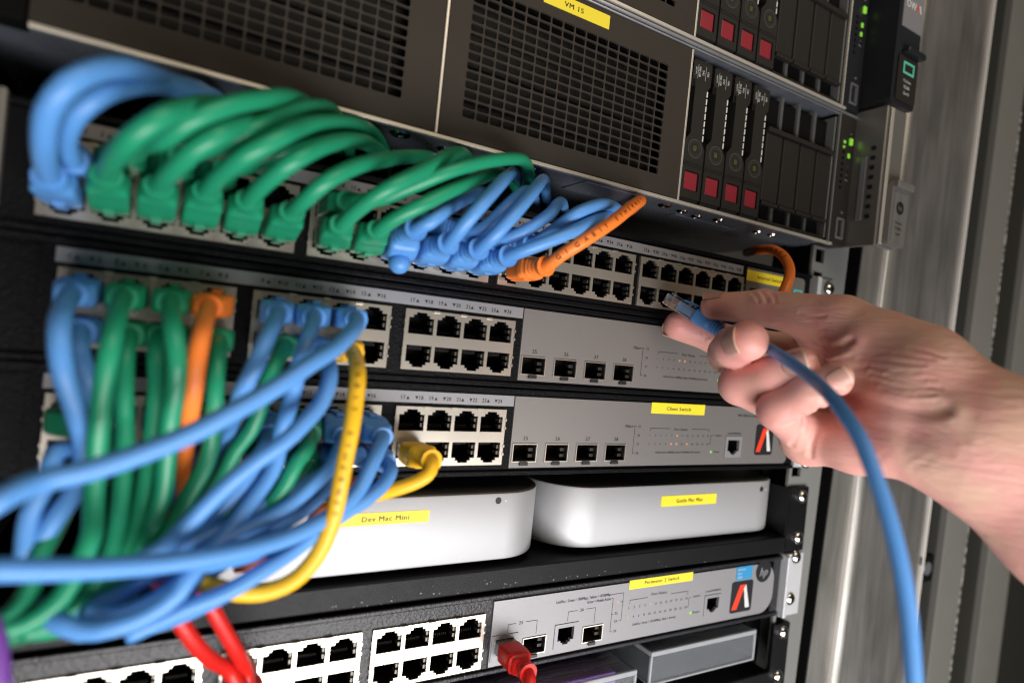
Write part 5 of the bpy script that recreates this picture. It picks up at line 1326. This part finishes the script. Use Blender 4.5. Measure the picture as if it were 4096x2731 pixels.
HOLLOWS = []
def hand_sdf(P, HJ):
    J, palm, fing = hand_field(HJ)
    body = None
    for _, a, b, ra, rb in palm:
        d = sd_cone(P, a, b, ra, rb)
        body = d if body is None else smin(body, d, 9.0)
    for pts, depth, width in HOLLOWS:           # soft hollows of the palm, fingers are added after
        dm = None
        for a, b in zip(pts[:-1], pts[1:]):
            d = sd_cone(P, np.array(a, float), np.array(b, float), 0, 0)
            dm = d if dm is None else np.minimum(dm, d)
        body = body + depth * np.exp(-(dm / width) ** 2)
    out = body
    for k, segs in fing.items():
        s0 = sd_cone(P, J[segs[0][0]], J[segs[0][1]], *segs[0][2:])
        base = smin(body, s0, 5.0)
        chain = s0
        for s in segs[1:]:
            chain = smin(chain, sd_cone(P, J[s[0]], J[s[1]], *s[2:]), 3.0)
        out = np.minimum(out, np.minimum(base, chain))
    return out

def carve(P, creases):
    add = np.zeros(P.shape[0])
    for pts, depth, width in creases:
        pts = np.array(pts, float)
        near = np.where(((P > pts.min(0) - 3 * width) & (P < pts.max(0) + 3 * width)).all(1))[0]
        if not len(near): continue
        Q = P[near]; dm = np.full(len(near), 1e3)
        for a, b in zip(pts[:-1], pts[1:]):
            dm = np.minimum(dm, sd_cone(Q, a, b, 0, 0))
        # a sunken line with a slight swell on both sides
        add[near] += depth * (np.exp(-(dm / (width * .6)) ** 2) - 0.35 * np.exp(-((dm - width * 1.5) / width) ** 2))
    return add

def surface_nets(F, lo, h):
    s = F < 0
    nx, ny, nz = F.shape
    acc = np.zeros((nx - 1, ny - 1, nz - 1, 3)); cnt = np.zeros((nx - 1, ny - 1, nz - 1))
    I = np.stack(np.meshgrid(np.arange(nx - 1), np.arange(ny - 1), np.arange(nz - 1), indexing='ij'), -1).astype(float)
    def sl(o): return tuple(slice(o[i], F.shape[i] - 1 + o[i]) for i in range(3))
    corners = [(i, j, k) for i in (0, 1) for j in (0, 1) for k in (0, 1)]
    for c in corners:
        for ax in range(3):
            if c[ax]: continue
            d = list(c); d[ax] = 1
            fa, fb = F[sl(c)], F[sl(d)]
            m = (fa < 0) != (fb < 0)
            t = np.where(m, fa / np.where(m, fa - fb, 1), 0)
            off = np.zeros(m.shape + (3,)); off[...] = c
            off[..., ax] += t
            acc += off * m[..., None]; cnt += m
    act = cnt > 0
    idx = -np.ones(act.shape, int); idx[act] = np.arange(act.sum())
    V = (I[act] + acc[act] / cnt[act][:, None]) * h + lo
    faces = []
    for ax in range(3):
        b, c = [(1, 2), (2, 0), (0, 1)][ax]
        def cut(arr, ob, oc):
            r = [None] * 3
            r[ax] = slice(0, None); r[b] = slice(ob, arr.shape[b] - 1 + ob); r[c] = slice(oc, arr.shape[c] - 1 + oc)
            return arr[tuple(r)]
        sa = [None] * 3; sb = [None] * 3
        sa[ax] = slice(0, F.shape[ax] - 1); sb[ax] = slice(1, None)
        for q in (b, c): sa[q] = sb[q] = slice(1, F.shape[q] - 1)
        A, B = s[tuple(sa)], s[tuple(sb)]
        i00, i10, i11, i01 = cut(idx, 0, 0), cut(idx, 1, 0), cut(idx, 1, 1), cut(idx, 0, 1)
        m = A & ~B
        faces.append(np.stack([i00[m], i10[m], i11[m], i01[m]], 1))
        m = B & ~A
        faces.append(np.stack([i01[m], i11[m], i10[m], i00[m]], 1))
    return V, np.concatenate(faces)
def build_hand():
    root = thing('person', 'bare right hand and forearm holding a blue cable plug between thumb and index finger', 'hand', HJ['wp'])
    h = 0.75
    HOLLOWS[:] = PALM_HOLLOWS
    pts = np.array(list(HJ.values()))
    lo = np.array([105.0, -264.0, -132.0]); hi = np.array([268.0, 2.0, 56.0])
    n = np.ceil((hi - lo) / h).astype(int)
    # sample in blocks and refine only those near the skin
    B = 8
    nb = (n + B - 1) // B
    c0 = np.stack(np.meshgrid(*[lo[i] + h * (B * np.arange(nb[i]) + (B - 1) / 2) for i in range(3)], indexing='ij'), -1)
    Fc = hand_sdf(c0.reshape(-1, 3), HJ).reshape(nb)
    F = np.repeat(np.repeat(np.repeat(Fc, B, 0), B, 1), B, 2).astype(np.float32)
    off = np.stack(np.meshgrid(np.arange(B), np.arange(B), np.arange(B), indexing='ij'), -1).reshape(-1, 3)
    near = np.argwhere(np.abs(Fc) < B * h * 0.87 + 5.0)
    for k in range(0, len(near), 400):
        idx = (near[k:k + 400, None, :] * B + off[None]).reshape(-1, 3)
        P = lo + h * idx
        f = hand_sdf(P, HJ)
        band = np.abs(f) < 4.0
        f[band] += carve(P[band], CREASES)
        F[idx[:, 0], idx[:, 1], idx[:, 2]] = f
    V, Q = surface_nets(F, lo, h)
    me = bpy.data.meshes.new('hand')
    org = np.array(ORG[root])
    me.from_pydata(((V - org) * MM).tolist(), [], Q.tolist())
    me.polygons.foreach_set('use_smooth', [True] * len(me.polygons))
    # natural redness of fingertips, knuckles and heel of the hand
    red = np.zeros(len(V))
    for k, r, w in (('tT', 13, .5), ('iT', 14, .75), ('mT', 14, .8), ('mP', 12, .5), ('rT', 12, .5), ('rP', 14, .7), ('pT', 11, .4), ('pP', 14, .75), ('hy', 20, .6), ('pM', 16, .6), ('rD', 12, .6), ('iD', 12, .6)):
        d = np.linalg.norm(V - np.array(HJ[k]), axis=1)
        red = np.maximum(red, w * np.exp(-(d / r) ** 2 * 0.7))
    fold = np.ones(len(V))
    for k, r in (('tT', 22), ('tI', 16), ('iT', 30), ('iD', 26), ('mT', 26), ('mP', 24), ('rT', 24), ('rP', 26), ('pT', 22), ('pP', 26)):
        d = np.linalg.norm(V - np.array(HJ[k]), axis=1)
        fold = np.minimum(fold, 0.28 + 0.72 * np.clip((d - r * .45) / (r * .8), 0, 1))
    a2 = me.attributes.new('folds', 'FLOAT', 'POINT')
    a2.data.foreach_set('value', fold.astype(np.float32))
    at = me.attributes.new('redness', 'FLOAT', 'POINT')
    at.data.foreach_set('value', red.astype(np.float32))
    me.materials.append(M['skin'])
    o = bpy.data.objects.new('skin', me)
    COL.objects.link(o); o.parent = root; ORG[o] = ORG[root]
    sm = o.modifiers.new('smooth', 'SMOOTH'); sm.factor = 0.5; sm.iterations = 2
    # nails: curved plates set on the fingertip
    def nail(c, axis, nrm, r, w, ln, lift=0.25):
        c = Vector(c); a = Vector(axis).normalized(); nn = Vector(nrm); nn = (nn - a * nn.dot(a)).normalized(); s = a.cross(nn)
        bm = bmesh.new()
        nu, nv = 12, 14
        g = []
        for j in range(nv + 1):
            v = j / nv
            row = []
            for i in range(nu + 1):
                u = i / nu * 2 - 1
                wl = w * (0.86 + 0.14 * math.sin(math.pi * min(1, v * 1.2) * .5))
                ang = u * wl / (2 * r)
                endc = (1 - (abs(u) ** 2.6) * 0.22)
                y = (v - 0.5) * ln
                y = y * endc if y > 0 else y * (1 - (abs(u) ** 2.2) * 0.35)
                drop = 0.8 * (v ** 2) * 0.6
                row.append(bm.verts.new(c + a * y + (nn * (math.cos(ang)) + s * math.sin(ang)) * (r + lift - drop)))
            g.append(row)
        for j in range(nv):
            for i in range(nu):
                f = bm.faces.new((g[j][i], g[j][i + 1], g[j + 1][i + 1], g[j + 1][i]))
                if j == nv - 1: f.material_index = 1
        bmesh.ops.recalc_face_normals(bm, faces=bm.faces)
        ext = bmesh.ops.solidify(bm, geom=bm.faces[:], thickness=-0.35)
        p = part('nail', bm, [M['nail'], M['nailtip']], root, True)
    J = {k: Vector(v) for k, v in HJ.items()}
    V_ = -FWD; R_ = RIGHT; U_ = -DOWN
    nail(J['mT'] + (J['mT'] - J['mD']).normalized() * 0.5, J['mT'] - J['mD'], -R_ * 0.9 + V_ * 0.45, 8.75, 12.5, 12.0, 0.6)
    nail(J['rT'] + (J['rT'] - J['rD']).normalized() * 0.5, J['rT'] - J['rD'], V_ * 0.9 - R_ * 0.2 + U_ * 0.25, 7.45, 10.5, 11)
    nail(J['pT'] + (J['pT'] - J['pD']).normalized() * 0.5, J['pT'] - J['pD'], V_ * 0.9 + U_ * 0.12, 6.55, 9.0, 9.5)
    nail(J['tT'] + (J['tT'] - J['tI']).normalized() * -0.5, J['tT'] - J['tI'], U_ * 0.9 + V_ * 0.25, 7.3, 12, 12.5)
    nail(J['iT'] + (J['iT'] - J['iD']).normalized() * 1.0, J['iT'] - J['iD'], FWD * 0.9 - U_ * 0.35 - R_ * 0.2, 8.0, 11.5, 12)

def skin_mat():
    m = mat('skin', (0.62, 0.36, 0.27), 0.42, spec=0.4, sss=0.22)
    nt = m.node_tree; b = nt.nodes['Principled BSDF']
    tc = nt.nodes.new('ShaderNodeTexCoord')
    n = nt.nodes.new('ShaderNodeTexNoise'); n.inputs['Scale'].default_value = 75; n.inputs['Detail'].default_value = 5
    nt.links.new(tc.outputs['Object'], n.inputs['Vector'])
    at = nt.nodes.new('ShaderNodeAttribute'); at.attribute_name = 'redness'
    mx = nt.nodes.new('ShaderNodeMix'); mx.data_type = 'RGBA'
    mx.inputs['A'].default_value = (0.74, 0.465, 0.355, 1); mx.inputs['B'].default_value = (0.75, 0.375, 0.325, 1)
    mr = nt.nodes.new('ShaderNodeMapRange'); mr.inputs['From Min'].default_value = 0.35; mr.inputs['From Max'].default_value = 0.65
    nt.links.new(n.outputs['Fac'], mr.inputs['Value']); nt.links.new(mr.outputs['Result'], mx.inputs['Factor'])
    m2 = nt.nodes.new('ShaderNodeMix'); m2.data_type = 'RGBA'
    m2.inputs['B'].default_value = (0.79, 0.32, 0.30, 1)
    nt.links.new(mx.outputs['Result'], m2.inputs['A']); nt.links.new(at.outputs['Fac'], m2.inputs['Factor'])
    nt.links.new(m2.outputs['Result'], b.inputs['Base Color'])
    # pores, fine lines and soft folds
    vo = nt.nodes.new('ShaderNodeTexVoronoi'); vo.inputs['Scale'].default_value = 900; vo.feature = 'DISTANCE_TO_EDGE'
    nt.links.new(tc.outputs['Object'], vo.inputs['Vector'])
    mp = nt.nodes.new('ShaderNodeMapping'); mp.inputs['Scale'].default_value = (90, 90, 420); mp.inputs['Rotation'].default_value = (0.5, 0.35, 0)
    nt.links.new(tc.outputs['Object'], mp.inputs['Vector'])
    n2 = nt.nodes.new('ShaderNodeTexNoise'); n2.inputs['Scale'].default_value = 1; n2.inputs['Detail'].default_value = 4; n2.inputs['Distortion'].default_value = 0.6
    nt.links.new(mp.outputs['Vector'], n2.inputs['Vector'])
    b1 = nt.nodes.new('ShaderNodeBump'); b1.inputs['Strength'].default_value = 0.25; b1.inputs['Distance'].default_value = 0.0003
    b2 = nt.nodes.new('ShaderNodeBump'); b2.inputs['Strength'].default_value = 0.8; b2.inputs['Distance'].default_value = 0.0014
    nt.links.new(vo.outputs['Distance'], b1.inputs['Height']); nt.links.new(n2.outputs['Fac'], b2.inputs['Height'])
    a2 = nt.nodes.new('ShaderNodeAttribute'); a2.attribute_name = 'folds'
    mu = nt.nodes.new('ShaderNodeMath'); mu.operation = 'MULTIPLY'; mu.inputs[1].default_value = 0.48
    nt.links.new(a2.outputs['Fac'], mu.inputs[0]); nt.links.new(mu.outputs[0], b2.inputs['Strength'])
    nt.links.new(b1.outputs['Normal'], b2.inputs['Normal']); nt.links.new(b2.outputs['Normal'], b.inputs['Normal'])
    return m
M['skin'] = skin_mat()
M['nail'] = mat('finger nail', (0.54, 0.29, 0.235), 0.36, spec=0.5, sss=0.15)
M['nailtip'] = mat('nail edge', (0.70, 0.52, 0.38), 0.4)
build_hand()
